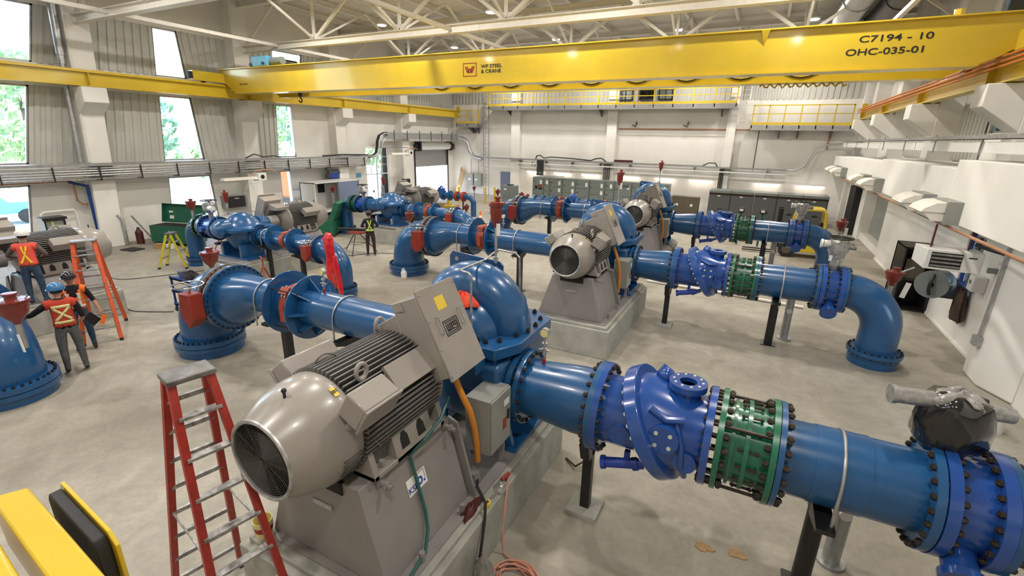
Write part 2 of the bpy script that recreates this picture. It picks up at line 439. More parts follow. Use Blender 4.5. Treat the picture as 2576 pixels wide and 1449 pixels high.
# glazed door and overhead door in the left wall
mb = MB()
for y in (24.88, 25.95, 27.1): mb.box(-24.12, -24.0, y-.03, y+.03, 0, 3.84)
for z in (0.04, 2.05, 3.82): mb.box(-24.12, -24.0, 24.85, 27.15, z-.03, z+.03)
for y in (25.4, 26.5): mb.box(-24.08, -24.04, y-.012, y+.012, 2.05, 3.84)
for z in (3.2,): mb.box(-24.08, -24.04, 24.85, 27.15, z-.012, z+.012)
d1 = ST('door_1', mb, whiteb); P('glass_pane', MB().box(-24.07, -24.06, 24.85, 27.15, 0.05, 3.8), glass, d1)
mb = MB(); rs = []
for i in range(26):
    z = 2.36+i*0.05; mb.cyl((-24.03, 30.1, z), (-24.03, 34.5, z), 0.03, 6)
d2 = ST('door_2', mb, galv)
P('barrel_hood', MB().cyl((-23.75, 30.35, 3.9), (-23.75, 34.35, 3.9), 0.28, 20), whiteb, d2)
P('end_bracket', MB().box(-24, -23.42, 30.2, 30.34, 3.55, 4.25).box(-24, -23.42, 34.36, 34.5, 3.55, 4.25).cyl((-23.75, 30.0, 3.9), (-23.75, 30.2, 3.9), .2, 12), black, d2)
P('operator', MB().box(-23.8, -23.45, 34.5, 34.85, 3.65, 4.1), maroon, d2)
P('track', MB().box(-24, -23.92, 30.04, 30.14, 0, 3.6).box(-24, -23.92, 34.46, 34.56, 0, 3.6), black, d2)

# far wall
FW = MB()
FW.box(-24.3, 6.2, YF, YF+.3, 0, 7.2).box(-24.3, 6.2, YF+.06, YF+.3, 7.2, ZC)
wf = ST('wall_far', FW, wallm)
mb = MB(); a = []; b = []
n = 95
for i in range(n):
    for ds, dy in ((0, 0), (0.42, 0), (0.5, -0.05), (0.92, -0.05)):
        x = -24+(i+ds)*29.6/n; a.append((x, YF+dy+.02, 7.2)); b.append((x, YF+dy+.02, ZC))
P('corrugated_panel', mb.rings([a, b], closed=False), panelm, wf)
for x0, x1 in ((-18.17, -17.4), (-10.39, -9.68), (-2.45, -1.9), (4.6, 5.4)):
    P('column', MB().box(x0, x1, YF-.4, YF+.1, 0, ZC), wallm, wf, bevel=.02)
P('wall_ledge', MB().box(-17.4, -10.4, YF-.06, YF, 5.25, 5.32).box(-9.68, -2.45, YF-.05, YF, 5.0, 5.06).box(-23, -18.2, YF-.05, YF, 5.25, 5.32), wallm, wf)
P('expansion_joint', MB().box(-.56, -.5, YF-.012, YF+.02, 2.9, 5.6), hoseg, wf)
d3 = ST('door_3', MB().box(-19.26, -18.3, YF-.05, YF+.02, 0, 1.97), doorblue)
P('door_handle', MB().box(-18.45, -18.38, YF-.1, YF-.05, .95, 1.1), galv, d3)
for k, (x0, x1) in enumerate(((-9.87, -8.78), (-8.35, -7.3), (-7.05, -6.08))):
    mb = MB()
    for (xa, xb, za, zb) in ((x0, x1, 7.3, 7.38), (x0, x1, 8.62, 8.7), (x0, x0+.08, 7.3, 8.7), (x1-.08, x1, 7.3, 8.7), (x0, x1, 7.95, 8.0), ((x0+x1)/2-.02, (x0+x1)/2+.02, 7.3, 8.7)):
        mb.box(xa, xb, YF-.12, YF-.02, za, zb)
    wn[0] += 1
    o = ST('window_%d' % wn[0], mb, black)
    P('glass_pane', MB().box(x0+.05, x1-.05, YF-.07, YF-.06, 7.35, 8.65), glass, o)
    P('louvre_blind' if k != 1 else 'dark_opening', MB().box(x0+.06, x1-.06, YF-.04, YF-.03, 7.36, 8.64), galv if k != 1 else dark, o)

# right wall: lower wall, bulkhead ledge, upper wall
RW = MB()
def rw(y0, y1, z0, z1, x=4.85, t=.9): RW.box(x, x+t, y0, y1, z0, z1)
rw(YN, 8.5, 0, 3.05); rw(8.5, 10.6, 0, 1.0, 5.2, .5); rw(8.5, 10.6, 2.5, 3.05, 5.2, .5)
rw(10.6, 14.5, 0, 3.05); rw(14.5, 15.5, 0, 1.05); rw(14.5, 15.5, 2.6, 3.05); rw(15.5, 24.55, 0, 3.05)
rw(24.55, 29.5, 0, .35, 5.0, .75); rw(24.55, 29.5, 2.5, 3.05); rw(29.5, YF, 0, 3.05)
for (y0, y1, z0, z1) in ((YN, 17.2, 4.0, ZC), (17.2, 18.9, 4.0, 5.0), (17.2, 18.9, 6.0, 7.6), (17.2, 20.8, 9.6, ZC), (18.9, 20.8, 4.0, 7.6), (20.8, YF, 4.0, ZC)):
    RW.box(XR, XR+.3, y0, y1, z0, z1)
wr = ST('wall_right', RW, wallm)
for y0, y1, zt in ((YN, 10.0, 4.55), (10.0, 13.95, 4.35), (13.95, 21.65, 4.16), (21.65, 30.4, 4.06), (30.4, YF, 3.98)):
    P('bulkhead', MB().box(3.8, XR+.02, y0+.004, y1-.004, 3.05, zt), wallm, wr, bevel=.015)
P('recessed_door', MB().box(5.35, 5.4, 24.55, 29.5, .35, 2.5), panelgrey, wr)
P('door_jamb', MB().box(4.9, 5.36, 24.55, 24.7, .35, 2.5), hoseg, wr)
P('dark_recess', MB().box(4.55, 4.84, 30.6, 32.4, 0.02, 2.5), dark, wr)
for yc in (9.2, 15.4, 21.9, 28.3, 34.2):
    P('column', MB().box(4.95, XR+.05, yc-.4, yc+.4, 3.95, ZC), wallm, wr, bevel=.02)
    P('corbel', MB().prism([(4.95, yc-.38, 4.95), (4.2, yc-.38, 5.5), (4.2, yc-.38, 5.98), (4.95, yc-.38, 5.98)], (0, .76, 0)), wallm, wr, bevel=.015)
P('column', MB().prism([(4.86, 11.2, 0), (4.86, 13.3, 0), (4.5, 12.6, 0), (4.5, 11.9, 0)], (0, 0, 3.05)), wallm, wr, bevel=.05)
for (y0, y1, z0, z1, x) in ((14.5, 15.5, 1.05, 2.6, 5.0), (17.2, 18.9, 5.0, 6.0, XR+.1), (17.2, 20.8, 7.6, 9.6, XR+.1), (8.5, 10.6, 1.0, 2.5, 5.3)):
    winframe([(y0, z0), (y1, z0), (y1, z1), (y0, z1)], x+.08, mull=((x, (y0+y1)/2, z0), (x, (y0+y1)/2, z1)))
P('corrugated_panel', (lambda m_: (panel(m_, 22.6, 22.6, 27.6, 27.6, 4.2, 9, XR-.05, .3, -.04), panel(m_, 16.1, 16.1, 17.1, 17.1, 4.4, 9, XR-.05, .3, -.04), panel(m_, 19.0, 19.0, 21.2, 21.2, 4.2, 7.5, XR-.05, .3, -.04), m_)[-1])(MB()), panelm, wr)
ST('baseboard_right', MB().box(4.82, 4.86, 13.4, 24.5, 0, .06), wallm)
# near wall and ceiling
ST('wall_near', MB().box(-24.3, 6.2, YN-.3, YN, 0, ZC), wallm)
mb = MB(); a = []; b = []; n = 150
for i in range(n):
    for ds, dz in ((0, 0), (.35, 0), (.5, .06), (.85, .06)):
        y = YN+(i+ds)*(YF-YN)/n; a.append((-24.3, y, ZC+dz)); b.append((6.2, y, ZC+dz))
a.append((-24.3, YF+.3, ZC)); b.append((6.2, YF+.3, ZC))
ce = ST('ceiling', mb.rings([a, b], closed=False), deckm)
P('roof_slab', MB().box(-24.3, 6.2, YN-.3, YF+.3, ZC+.1, ZC+.3), wallm, ce)

# purlins, trusses, bracing
x = -22.5; k = 0
PX = [-22.4+i*2.24 for i in range(13)]
for i, x in enumerate(PX):
    T1('purlin', MB().ibeam((x, YN, ZC-.13), (x, YF-.1, ZC-.13), .24, .14, .012), whitep,
       'white steel roof purlin running under the roof deck along the hall', 'purlin', 'roof purlins')
TY = [3.3, 9.95, 16.6, 23.1, 29.5]
tword = ['white roof truss out of view nearest the camera', 'white roof truss cut off by the top left corner of the photo', 'white roof truss with a bolted bottom chord just above the yellow girder',
         'white roof truss just behind the yellow girder, second in depth', 'farthest white roof truss, nearest the far wall']
for t, (ty, tl) in enumerate(zip(TY, tword)):
    e = th('roof_truss', tl, 'truss', (-9.2, ty, 8.35), 'roof trusses')
    P('bottom_chord', MB().ibeam((-23.3, ty, 8.48), (5.5, ty, 8.48), .28, .3, .02), whitep, e)
    P('top_chord', MB().ibeam((-23.9, ty, 10.42), (5.6, ty, 10.42), .26, .25, .02), whitep, e)
    P('splice_plate', MB().box(-10.9, -10.0, ty-.02, ty+.02, 8.36, 8.6).box(-10.9, -10.0, ty-.16, ty+.16, 8.33, 8.345), whitep, e)
    nb = 12; dx = 28.8/nb
    for i in range(nb+1):
        xx = -23.3+i*dx
        if i % 2 == 0 and 0 < i < nb:
            P('vertical_web', MB().bar((xx, ty, 8.6), (xx, ty, 10.3), .1, .1), whitep, e)
            P('gusset_plate', MB().prism([(xx-.35, ty-.01, 8.62), (xx+.35, ty-.01, 8.62), (xx+.2, ty-.01, 8.85), (xx-.2, ty-.01, 8.85)], (0, .02, 0)), whitep, e)
        if i < nb:
            za, zb = (8.6, 10.3) if i % 2 == 0 else (10.3, 8.6)
            P('diagonal_web', MB().bar((xx, ty, za), (xx+dx, ty, zb), .1, .12), whitep, e)
for t in range(len(TY)-1):   # sway bracing between trusses
    for x in (-18.5, -13.7, -8.9, -4.1, .7):
        y0, y1 = TY[t], TY[t+1]; ym = (y0+y1)/2
        T1('sway_brace', MB().bar((x, y0+.1, 8.65), (x, ym, 10.3), .08).bar((x, ym, 10.3), (x, y1-.1, 8.65), .08), whitep,
           'thin white V-shaped brace between two roof trusses', 'brace', 'sway braces between the roof trusses')
    if True:
        for x in (-20.9, -11.3, 3.1):
            T1('strut_beam', MB().bar((x, TY[t]+.1, 8.5), (x, TY[t+1]-.1, 8.5), .13, .13), whitep,
               'white strut tying the bottom chords of two roof trusses', 'beam', 'bottom chord struts')

# high-bay lamps
LPS = [(-17.6, 13.6), (-11.6, 13.2), (-5.6, 13.4), (.6, 13.4), (-17.6, 20.0), (-11.4, 19.9), (-5.4, 19.9), (.6, 19.9), (-17.6, 26.3), (-11.0, 26.3), (-4.6, 26.3), (1, 26.3),
       (-17.6, 32.6), (-11, 32.6), (-4.6, 32.6), (1, 32.6), (-17.6, 6.5), (-11.6, 6.5), (-5.4, 6.5), (.6, 6.5), (-17.6, -.5), (-11.6, -.5), (-5.4, -.5), (.6, -.5)]
ld = bpy.data.lights.new('high_bay', 'AREA'); ld.shape = 'DISK'; ld.size = .4; ld.energy = LAMP_POWER; ld.color = (1, .94, .86); ld.spread = R(178)
lamp0 = None
for lx, ly in LPS:
    if lamp0 is None:
        e = th('high_bay_lamp', 'round high-bay lamp hanging between the roof trusses', 'lamp', (lx, ly, 9.75), 'high-bay lamps'); lamp0 = e
        P('housing', MB().lathe([(0, .24), (.06, .25), (.16, .16), (.3, .1)], (lx, ly, 9.76), (0, 0, 1), 20), whiteb, e)
        P('lens', MB().lathe([(0, .2), (.03, .21)], (lx, ly, 9.735), (0, 0, 1), 20), glassw, e)
        P('hanger', MB().cyl((lx, ly, 10.05), (lx, ly, 10.8), .012, 6), galv, e)
        lo = bpy.data.objects.new('bulb', ld); COL.objects.link(lo); lo.parent = e; lo.location = (0, 0, -.05)
    else:
        c = copy_tree(lamp0); c.location = (lx, ly, 9.75); ROOTS.append(c); BASE[c] = c.location.copy()

# ------------------------------------------------------------------ crane and runways
def runway(name, label, x, y0, y1, zb, zt, side, barm):
    e = th(name, label, 'crane rail beam', (x, (y0+y1)/2, zb))
    h = zt-zb
    P('beam', MB().ibeam((x, y0, (zb+zt)/2), (x, y1, (zb+zt)/2), h, .32, .03), yellow, e)
    P('rail', MB().box(x-.04, x+.04, y0+.3, y1-.2, zt, zt+.07), barm, e)
    for k, y in enumerate([9.75, 16.2, 22.3, 28.4, 34.2]):
        P('stiffener', MB().box(x-.15, x+.15, y-.012, y+.012, zb+.03, zt-.03), yellow, e)
    P('end_stop', MB().box(x-.12, x+.12, y1-.25, y1-.08, zt, zt+.35).cyl((x, y1-.25, zt+.22), (x, y1-.42, zt+.22), .06, 10), ryellow, e)
    return e
rl = runway('runway_beam', 'yellow crane runway beam along the window wall at left', -23.0, YN+.1, 35.0, 6.16, 6.68, 1, yellow)
rr = runway('runway_beam', 'yellow crane runway beam with orange conductor bars along the right wall', 4.62, YN+.1, 34.6, 6.0, 6.5, -1, orangey)
P('conductor_bar', MB().box(4.3, 4.36, YN+.2, 34.2, 6.3, 6.34).box(4.3, 4.36, YN+.2, 34.2, 6.4, 6.44).box(4.3, 4.36, YN+.2, 34.2, 6.5, 6.54), orangey, rr, 'orange conductor bars')

GY = 15.2
cr = th('bridge_crane', 'yellow double-girder overhead crane spanning the hall from wall to wall', 'crane', (-9.2, GY, 6.3))
def girder(y, zb, zt, parent, lab=None):
    poly = [(-23.1, y-.2, zt), (-23.1, y-.2, zt-.42), (-22.1, y-.2, zb), (3.9, y-.2, zb), (5.0, y-.2, zt-.42), (5.0, y-.2, zt)]
    mb = MB().prism(poly, (0, .4, 0))
    mb.box(-23.1, 5.0, y-.32, y+.28, zt, zt+.03).box(-22.1, 3.9, y-.3, y+.26, zb-.03, zb)
    return P('girder', mb, yellow, parent, lab)
g1 = girder(GY, 6.36, 7.36, cr)
g2 = girder(GY+2.3, 6.36, 7.36, cr)
P('girder_stiffener', MB().prism([(-.55, GY-.32, 7.36), (-.35, GY-.32, 7.36), (-.45, GY-.2, 7.0)], (0, .1, 0)), yellow, g1)
for x in (-23.0, 4.62):
    zr = 6.75 if x < 0 else 6.57
    et = P('end_truck', MB().box(x-.16, x+.16, GY-1.6, GY+3.6, zr+.05, zr+.45), yellow, cr)
    for yy in (GY-1.1, GY+3.1): P('wheel', MB().cyl((x-.05, yy, zr+.09), (x+.05, yy, zr+.09), .1, 16), boltm, et)
    P('bumper', MB().box(x-.1, x+.1, GY-1.75, GY-1.6, zr+.12, zr+.4), rubber, et)
P('top_lug', MB().cyl((3.4, GY, 7.39), (3.4, GY, 7.55), .1, 10), yellow, cr)
# festoon cable sagging between the girders
pts = []
for i in range(9):
    x0 = -13+i*1.6
    for k in range(8):
        s = k/8; pts.append((x0+1.6*s, GY+2.05, 6.86-.4*math.sin(PI*s)))
P('festoon_cable', MB().tube(pts, .022, 6), black, cr)
pts = []
for i in range(34):
    pts.append((-.45+i*.068, GY+2.3+.05*math.cos(i*2.1), 6.28+.06*math.sin(i*1.9)))
P('coiled_cable', MB().tube(pts, .025, 6), ryellow, cr)
tr = P('trolley', MB().box(-21.2, -19.3, GY+.1, GY+2.3, 7.42, 7.56).cyl((-20.6, GY+.5, 7.75), (-20.6, GY+2.0, 7.75), .18, 16), boltm, cr)
P('control_box', MB().box(-21.0, -19.9, GY-.05, GY+.2, 7.45, 7.85), bluebox, tr, 'cyan hoist control box', bevel=.02)
P('motor', MB().cyl((-19.8, GY+.1, 7.62), (-19.1, GY+.1, 7.62), .16, 14), cabgrey, tr)
P('knob', MB().cyl((-21.05, GY-.1, 7.52), (-21.05, GY+.0, 7.52), .07, 10).cyl((-20.2, GY-.12, 7.55), (-20.2, GY-.0, 7.55), .06, 10), black, tr)
hk = P('hook_block', MB().sphere((-19.45, GY+1.1, 6.38), .16, 12, 8, (.6, .6, 1)), black, cr)
P('hook', MB().tube(arc((-19.45, GY+1.1, 6.1), .09, R(100), R(-190), 12, (1, 0, 0), (0, 0, 1)), .028, 8), maroon, hk)
P('hoist_rope', MB().cyl((-19.5, GY+1.1, 6.45), (-19.5, GY+1.1, 7.45), .01, 5).cyl((-19.4, GY+1.1, 6.45), (-19.4, GY+1.1, 7.45), .01, 5), boltm, hk)
gx = lambda x, z: frame((x, GY-.206, z), (1, 0, 0), (0, 0, 1))
cat_text('lettering', 'C7194 - 10', printk, cr, .20, gx(2.3, 7.02), sx=1.55)
cat_text('lettering', 'OHC-035-01', printk, cr, .20, gx(2.15, 6.74), sx=1.45)
cat_text('lettering', 'WF STEEL\n& CRANE', printk, cr, .155, gx(-8.97, 6.82), align='LEFT', sx=1.2)
cat_text('lettering', 'RL 10 TONNE', printk, cr, .075, gx(-21.5, 6.72), sx=1.2)
lg = MB(); lx, lz = -9.42, 6.82
for (a, b, c, d) in ((-.27, .27, .19, .21), (-.27, .27, -.21, -.19), (-.27, -.25, -.21, .21), (.25, .27, -.21, .21)): lg.box(lx+a, lx+b, GY-.208, GY-.2, lz+c, lz+d)
for s in (-1, 1):
    lg.prism([(lx+s*.2, GY-.208, lz+.1), (lx+s*.14, GY-.208, lz+.1), (lx+s*.055, GY-.208, lz-.1), (lx+s*.11, GY-.208, lz-.1)], (0, .006, 0))
    lg.prism([(lx+s*.115, GY-.208, lz+.1), (lx+s*.085, GY-.208, lz+.1), (lx+s*.0, GY-.208, lz-.1), (lx+s*.04, GY-.208, lz-.1)], (0, .006, 0))
    lg.prism([(lx+s*.0, GY-.208, lz+.04), (lx+s*.03, GY-.208, lz+.04), (lx+s*.075, GY-.208, lz-.06), (lx+s*.05, GY-.208, lz-.1)], (0, .006, 0))
P('logo_plate', lg, logored, cr, 'red boxed W logo')

# ------------------------------------------------------------------ pump unit builder
BOLTME = {}
def bolts(e, name, c, ax, Rr, n, r, L, m=None, single=False, a0=0.0, ext=None):
    """bolt circle: studs with nuts on both sides of a flange of thickness L"""
    m = m or boltm; ax = V(ax).normalized(); q = V((0, 0, 1)) if abs(ax.z) < .9 else V((1, 0, 0))
    u = ax.cross(q).normalized(); w_ = ax.cross(u); ext = ext or r*1.5
    def one(mb, p):
        mb.cyl(p-ax*(L/2+ext), p+ax*(L/2+ext), r*.55, 6)
        for s in (-1, 1): mb.cyl(p+ax*s*L/2, p+ax*s*(L/2+ext*.75), r, 6)
    if not single:
        mb = MB()
        for i in range(n):
            a = 2*PI*i/n+a0; one(mb, V(c)+(u*math.cos(a)+w_*math.sin(a))*Rr)
        return P(name+'_ring', mb, m, e)
    base = BASE[root_of(e)]
    mb = MB(); one(mb, V((0, 0, 0)))
    o = None
    for i in range(n):
        a = 2*PI*i/n+a0; p = V(c)+(u*math.cos(a)+w_*math.sin(a))*Rr
        if o is None:
            o = P(name, MB(), m, e); me = o.data; me.clear_geometry(); me.from_pydata(mb.v, [], mb.f); me.update(); k = o
        else:
            k = o.copy(); COL.objects.link(k)
        k.location = p-base
def flange(mb, x, y, z, r, t, n=40): mb.cyl((x-t/2, y, z), (x+t/2, y, z), r, n)

def support(tagline, x, y, ztop, r, post=.075, square=False, grp=None, saddle=True):
    e = th('pipe_support', tagline, 'pipe support', (x, y, 0), grp)
    zt = ztop-.06
    if square: P('post', MB().box(x-post, x+post, y-post, y+post, .02, zt), black, e, bevel=.008)
    else: P('post', MB().cyl((x, y, .02), (x, y, zt), post, 16), black, e)
    P('base_plate', MB().box(x-.16, x+.16, y-.16, y+.16, 0, .022), black, e)
    if saddle:
        P('saddle', MB().box(x-.08, x+.08, y-r-.1, y+r+.1, zt, zt+.05).prism([(x-.08, y-r-.08, zt), (x-.08, y-.08, zt-.12), (x-.08, y+.08, zt-.12), (x-.08, y+r+.08, zt)], (.16, 0, 0)), black, e)
    return e
def ubolt(e, x, y, z, r):
    pts = [(x, y-r-.015, z-r-.14)]+[(x, y-(r+.015)*math.cos(a), z+(r+.015)*math.sin(a)) for a in [PI*i/20 for i in range(21)]]+[(x, y+r+.015, z-r-.14)]
    P('u_bolt', MB().tube(pts, .016, 8), galv, e, 'galvanised u-bolt')

def unit(U):
    """one pump set in its own frame: +x discharge side, -y motor side, origin on the floor under the pump"""
    k0 = len(ROOTS); w_ = U['w']; one = U.get('bolts', False); ps = U.get('ps', 1.0)
    L = lambda s: s.replace('@', w_)
    zd, zs, ys = 1.56, 1.6, .6
    rd, rs, rb = .375, .335, .53
    if ps != 1: rd, rs, rb = .285, .225, .345; zd, zs, ys = 1.48, 1.46, 0.0
    zm = 2.18; dzm = 0.0 if ps == 1 else -.46
    # --- concrete plinth
    e = th('concrete_plinth', L('grey-painted concrete plinth under the pump and motor @'), 'plinth', (0, -.9, 0))
    P('block', MB().box(-1.0, 1.0, -2.85, 1.0, 0, .66), concm, e, bevel=.015)
    P('grout_cap', MB().box(-.93, .93, -2.78, .95, .66, .72), concm, e, bevel=.01)
    # --- motor pedestal
    e = th('motor_pedestal', L('tapered grey steel pedestal carrying the motor @'), 'pedestal', (0, -1.9, .72))
    y0, y1, zt = -2.6, -1.25, 1.70+dzm
    mb = MB().rings([[(-.78, y0, .74), (.72, y0, .74), (.72, y1, .74), (-.78, y1, .74)], [(-.46, y0+.02, zt), (.46, y0+.02, zt), (.46, y1-.02, zt), (-.46, y1-.02, zt)]])
    P('body', mb, gped, e, bevel=.01)
    P('end_gusset', MB().prism([(.52, y1+.02, .74), (.80, y1+.02, .74), (.56, y1+.02, zt-.08), (.44, y1+.02, zt-.03)], (0, .03, 0)), gped, e)
    for yy in (y0+.25, y1-.1):
        P('jacking_screw', MB().box(.46, .5, yy-.05, yy+.05, zt-.1, zt+.02).cyl((.47, yy, zt-.06), (.62, yy, zt-.08), .025, 8).cyl((.55, yy, zt-.07), (.58, yy, zt-.075), .04, 6), gped, e)
    P('anchor_bolt', MB().cyl((.8, -2.2, .745), (.8, -2.2, .85), .03, 8).cyl((.8, -1.5, .745), (.8, -1.5, .85), .03, 8), gped, e)
    if U.get('front', True):
        P('nameplate', MB().box(-.12, .12, y0-.0, y0+.012, 1.35, 1.40), alum, e)
        P('vent_opening', MB().box(-.27, .27, y0+.004, y0+.05, zt-.12, zt+.004), dark, e)
    U['pedestal'] = e
    b = th('base_frame', L('grey steel base frame lying on the plinth @'), 'base frame', (0, -.9, .72)); P('plate', MB().box(-.86, .86, y0-.08, 1.0, .72, .74), gped, b)
    # --- electric motor
    e = th('electric_motor', L('grey electric motor with domed fan cover and terminal box @'), 'motor', (0, -1.9, 1.78))
    P('fan_cover', MB().lathe([(0, .325), (0, .345), (.05, .37), (.12, .405), (.22, .45), (.34, .482), (.45, .49), (.58, .49), (.6, .475), (.6, .3)], (0, -3.08, zm), (0, 1, 0), 48, False), grey, e, ang=50)
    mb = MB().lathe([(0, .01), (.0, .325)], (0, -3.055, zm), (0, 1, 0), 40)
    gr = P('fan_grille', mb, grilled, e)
    mb = MB()
    for i in range(1, 22):
        rr = .325*i/21.5
        mb.tube([V((math.cos(2*PI*j/36)*rr, -3.075, zm+math.sin(2*PI*j/36)*rr)) for j in range(36)], .0035, 4, closed=True)
    for i in range(12):
        a = 2*PI*i/12; mb.bar((.03*math.cos(a), -3.07, zm+.03*math.sin(a)), (.33*math.cos(a), -3.07, zm+.33*math.sin(a)), .01, .006)
    P('guard_wire', mb, gwire, gr)
    P('grille_rim', MB().tube([V((math.cos(2*PI*j/40)*.335, -3.085, zm+math.sin(2*PI*j/40)*.335)) for j in range(40)], .018, 6, closed=True), alum, e)
    mb = MB()
    for i in range(8):
        a = R(-12-i*5.2); c = V((.489*math.cos(a), -2.61, zm+.489*math.sin(a)))
        mb.cbox(c, (.012, .2, .014), (-a, 'Y'))
    P('cover_louvre', mb, hoseg, e)
    P('drain_screw', MB().cyl((.05, -2.85, zm+.42), (.05, -2.85, zm+.51), .012, 8).sphere((.05, -2.85, zm+.51), .022, 8, 6), printk, e)
    P('frame_body', MB().cyl((0, -2.48, zm), (0, -1.42, zm), .425, 40), gfin, e)
    mb = MB()
    for i in range(64):
        a = 2*PI*i/64
        if -2.1 < a-2*PI < -1.04 or 4.2 < a < 5.24: continue
        d = V((math.cos(a), 0, math.sin(a)))
        mb.cbox(V((0, -1.95, zm))+d*.465, (.10, 1.06, .013), (-a, 'Y'))
    P('cooling_fin', mb, gfin, e, kind='stuff')
    P('drive_end_shield', MB().lathe([(0, .44), (.0, .5), (.06, .5), (.08, .42), (.16, .3), (.2, .12)], (0, -1.44, zm), (0, 1, 0), 40), grey, e)
    P('shaft', MB().cyl((0, -1.3, zm), (0, -.6, zm), .07, 16), chrome, e)
    P('coupling_guard', MB().cyl((0, -1.12, zm), (0, -.78, zm), .2, 20), gped, e)
    zt = 1.70
    for s in (-1, 1):
        mb = MB().box(min(s*.26, s*.52), max(s*.26, s*.52), -2.44, -1.4, zt, zt+.05)
        for (ya, yb) in ((-2.44, -2.38), (-2.14, -1.6), (-1.46, -1.4)):
            mb.prism([(s*.26, ya, zt), (s*.52, ya, zt), (s*.52, ya, zt+.06), (s*.45, ya, zt+.3), (s*.26, ya, zt+.34)], (0, yb-ya, 0))
        ft = P('motor_foot', mb, grey, e, bevel=.006)
        P('foot_recess', MB().box(min(s*.26, s*.4), max(s*.26, s*.4), -2.38, -2.14, zt+.05, zt+.28), gfin, ft)
        hx = lambda z: s*(.52-.07*(z-zt-.06)/.24+.002)
        for yc_ in (-2.0, -1.76):
            P('lifting_window', MB().prism([(hx(zt+.1), yc_-.055, zt+.1), (hx(zt+.1), yc_+.055, zt+.1), (hx(zt+.2), yc_+.05, zt+.2), (hx(zt+.25), yc_+.02, zt+.25), (hx(zt+.25), yc_-.02, zt+.25), (hx(zt+.2), yc_-.05, zt+.2)], (s*.004, 0, 0)), dark, ft)
        P('foot_bolt', MB().cyl((s*.46, -2.28, zt+.05), (s*.46, -2.28, zt+.11), .03, 6), gped, ft)
    # auxiliary boxes
    Ta = Matrix.Translation((.57, -2.47, 2.54)) @ Matrix.Rotation(R(30), 4, 'Y')
    b = P('auxiliary_box', MB().box(-.12, .10, -.2, .2, -.125, .125, Ta), grey, e, bevel=.015)
    P('lid', MB().box(.10, .125, -.21, .21, -.135, .135, Ta), grey, b, bevel=.008)
    P('cable_gland', MB().cyl(Ta @ V((0, -.15, -.15)), Ta @ V((0, -.15, -.22)), .03, 8).cyl(Ta @ V((0, .1, -.15)), Ta @ V((0, .1, -.2)), .025, 8), grey, b)
    P('flat_plate', MB().box(-.02, .02, .05, .62, -.1, .17, Matrix.Translation((.43, -2.1, 2.47)) @ Matrix.Rotation(R(-40), 4, 'Y')), grey, e)
    Tb = Matrix.Translation((-.6, -2.1, 2.46)) @ Matrix.Rotation(R(-40), 4, 'Y')
    b = P('auxiliary_box', MB().box(-.12, .1, -.3, .3, -.1, .1, Tb), grey, e, bevel=.02)
    P('lid', MB().box(-.15, -.12, -.31, .31, -.11, .11, Tb), grey, b, bevel=.008)
    P('lifting_eye', MB().tube([V((.3, -2.28+.06*math.cos(2*PI*i/16), 2.66+.075*math.sin(2*PI*i/16))) for i in range(16)], .02, 8, closed=True).tube([V((-.2, -1.5+.06*math.cos(2*PI*i/16), 2.72+.075*math.sin(2*PI*i/16))) for i in range(16)], .02, 8, closed=True), grey, e)
    P('sensor_wire', MB().tube(arc((-.1, -2.3, 2.62), .12, 0, PI, 12, (.3, .95, 0), (0, 0, 1)), .008, 6).tube([(.4, -2.4, 2.5), (.5, -2.45, 2.2), (.48, -2.3, 1.98)], .008, 6), hoseg, e)
    P('warning_label', MB().cbox((.27, -2.56, zm+.415), (.09, .045, .004), (R(33), 'Y')), stickery, e)
    cat_text('label_digits', '201', printk, e, .042, frame((.272, -2.56, zm+.419), (0, 1, 0), (-.84, 0, .545)))
    # terminal box
    ox, oz = U.get('tb', (0, 0))
    yb0, yb1 = -1.5, -.87
    A, B = V((.27+ox, yb0, 3.12+oz)), V((.67+ox, yb0, 2.3+oz)); d = (B-A).normalized(); nn = V((-d.z, 0, d.x)); nn = nn if nn.x > 0 else -nn
    th_ = .34
    tbx = P('terminal_box', MB().prism([A-d*-.02, B+d*-.02, B-nn*th_, A-nn*th_], (0, yb1-yb0, 0)), grey, e, bevel=.01)
    P('box_neck', MB().prism([A-nn*th_+d*.12, B-nn*th_-d*.1, V((.1, yb0, 2.55)), V((-.28, yb0, 2.55)), V((-.3, yb0, 2.66))], (0, .5, 0)), grey, e, bevel=.01)
    dr = P('door', MB().prism([A+nn*.004-d*.03, B+nn*.004+d*.03, B+nn*.035+d*.03, A+nn*.035-d*.03], (0, yb1-yb0, 0)), grey, tbx, bevel=.005)
    Fd = lambda s, y, o_=.035: A+d*s+nn*o_+V((0, y-yb0, 0))     # point on the door
    ym = (yb0+yb1)/2
    for s, yy in ((.38, yb0+.13), (.38, yb1-.13)):
        P('door_handle', MB().tube([Fd(s-.09, yy), Fd(s-.09, yy, .075), Fd(s+.09, yy, .075), Fd(s+.09, yy)], .009, 6), alum, dr)
    mb = MB()
    for s in (.02, .3, .6, .89):
        for yy in (yb0+.025, yb1-.025): mb.cyl(Fd(s, yy, .03), Fd(s, yy, .045), .011, 6)
    P('door_screw', mb, alum, dr)
    Mx = frame(Fd(.2, ym), (0, 1, 0), -d)
    P('warning_label', MB().box(-.075, .075, -.07, .07, 0, .003, frame(Fd(.17, ym-.03), (0, 1, 0), -d)), stickery, dr)
    fr = MB(); q = frame(Fd(.44, ym), (0, 1, 0), -d)
    fr.box(-.125, .125, .072, .082, 0, .004, q).box(-.125, .125, -.082, -.072, 0, .004, q).box(-.125, -.115, -.082, .082, 0, .004, q).box(.115, .125, -.082, .082, 0, .004, q)
    fr.box(-.1, .1, .052, .062, 0, .004, q).box(-.1, .1, -.062, -.052, 0, .004, q)
    lp = P('logo_plate', fr, printk, dr)
    wg = MB(); t = .014
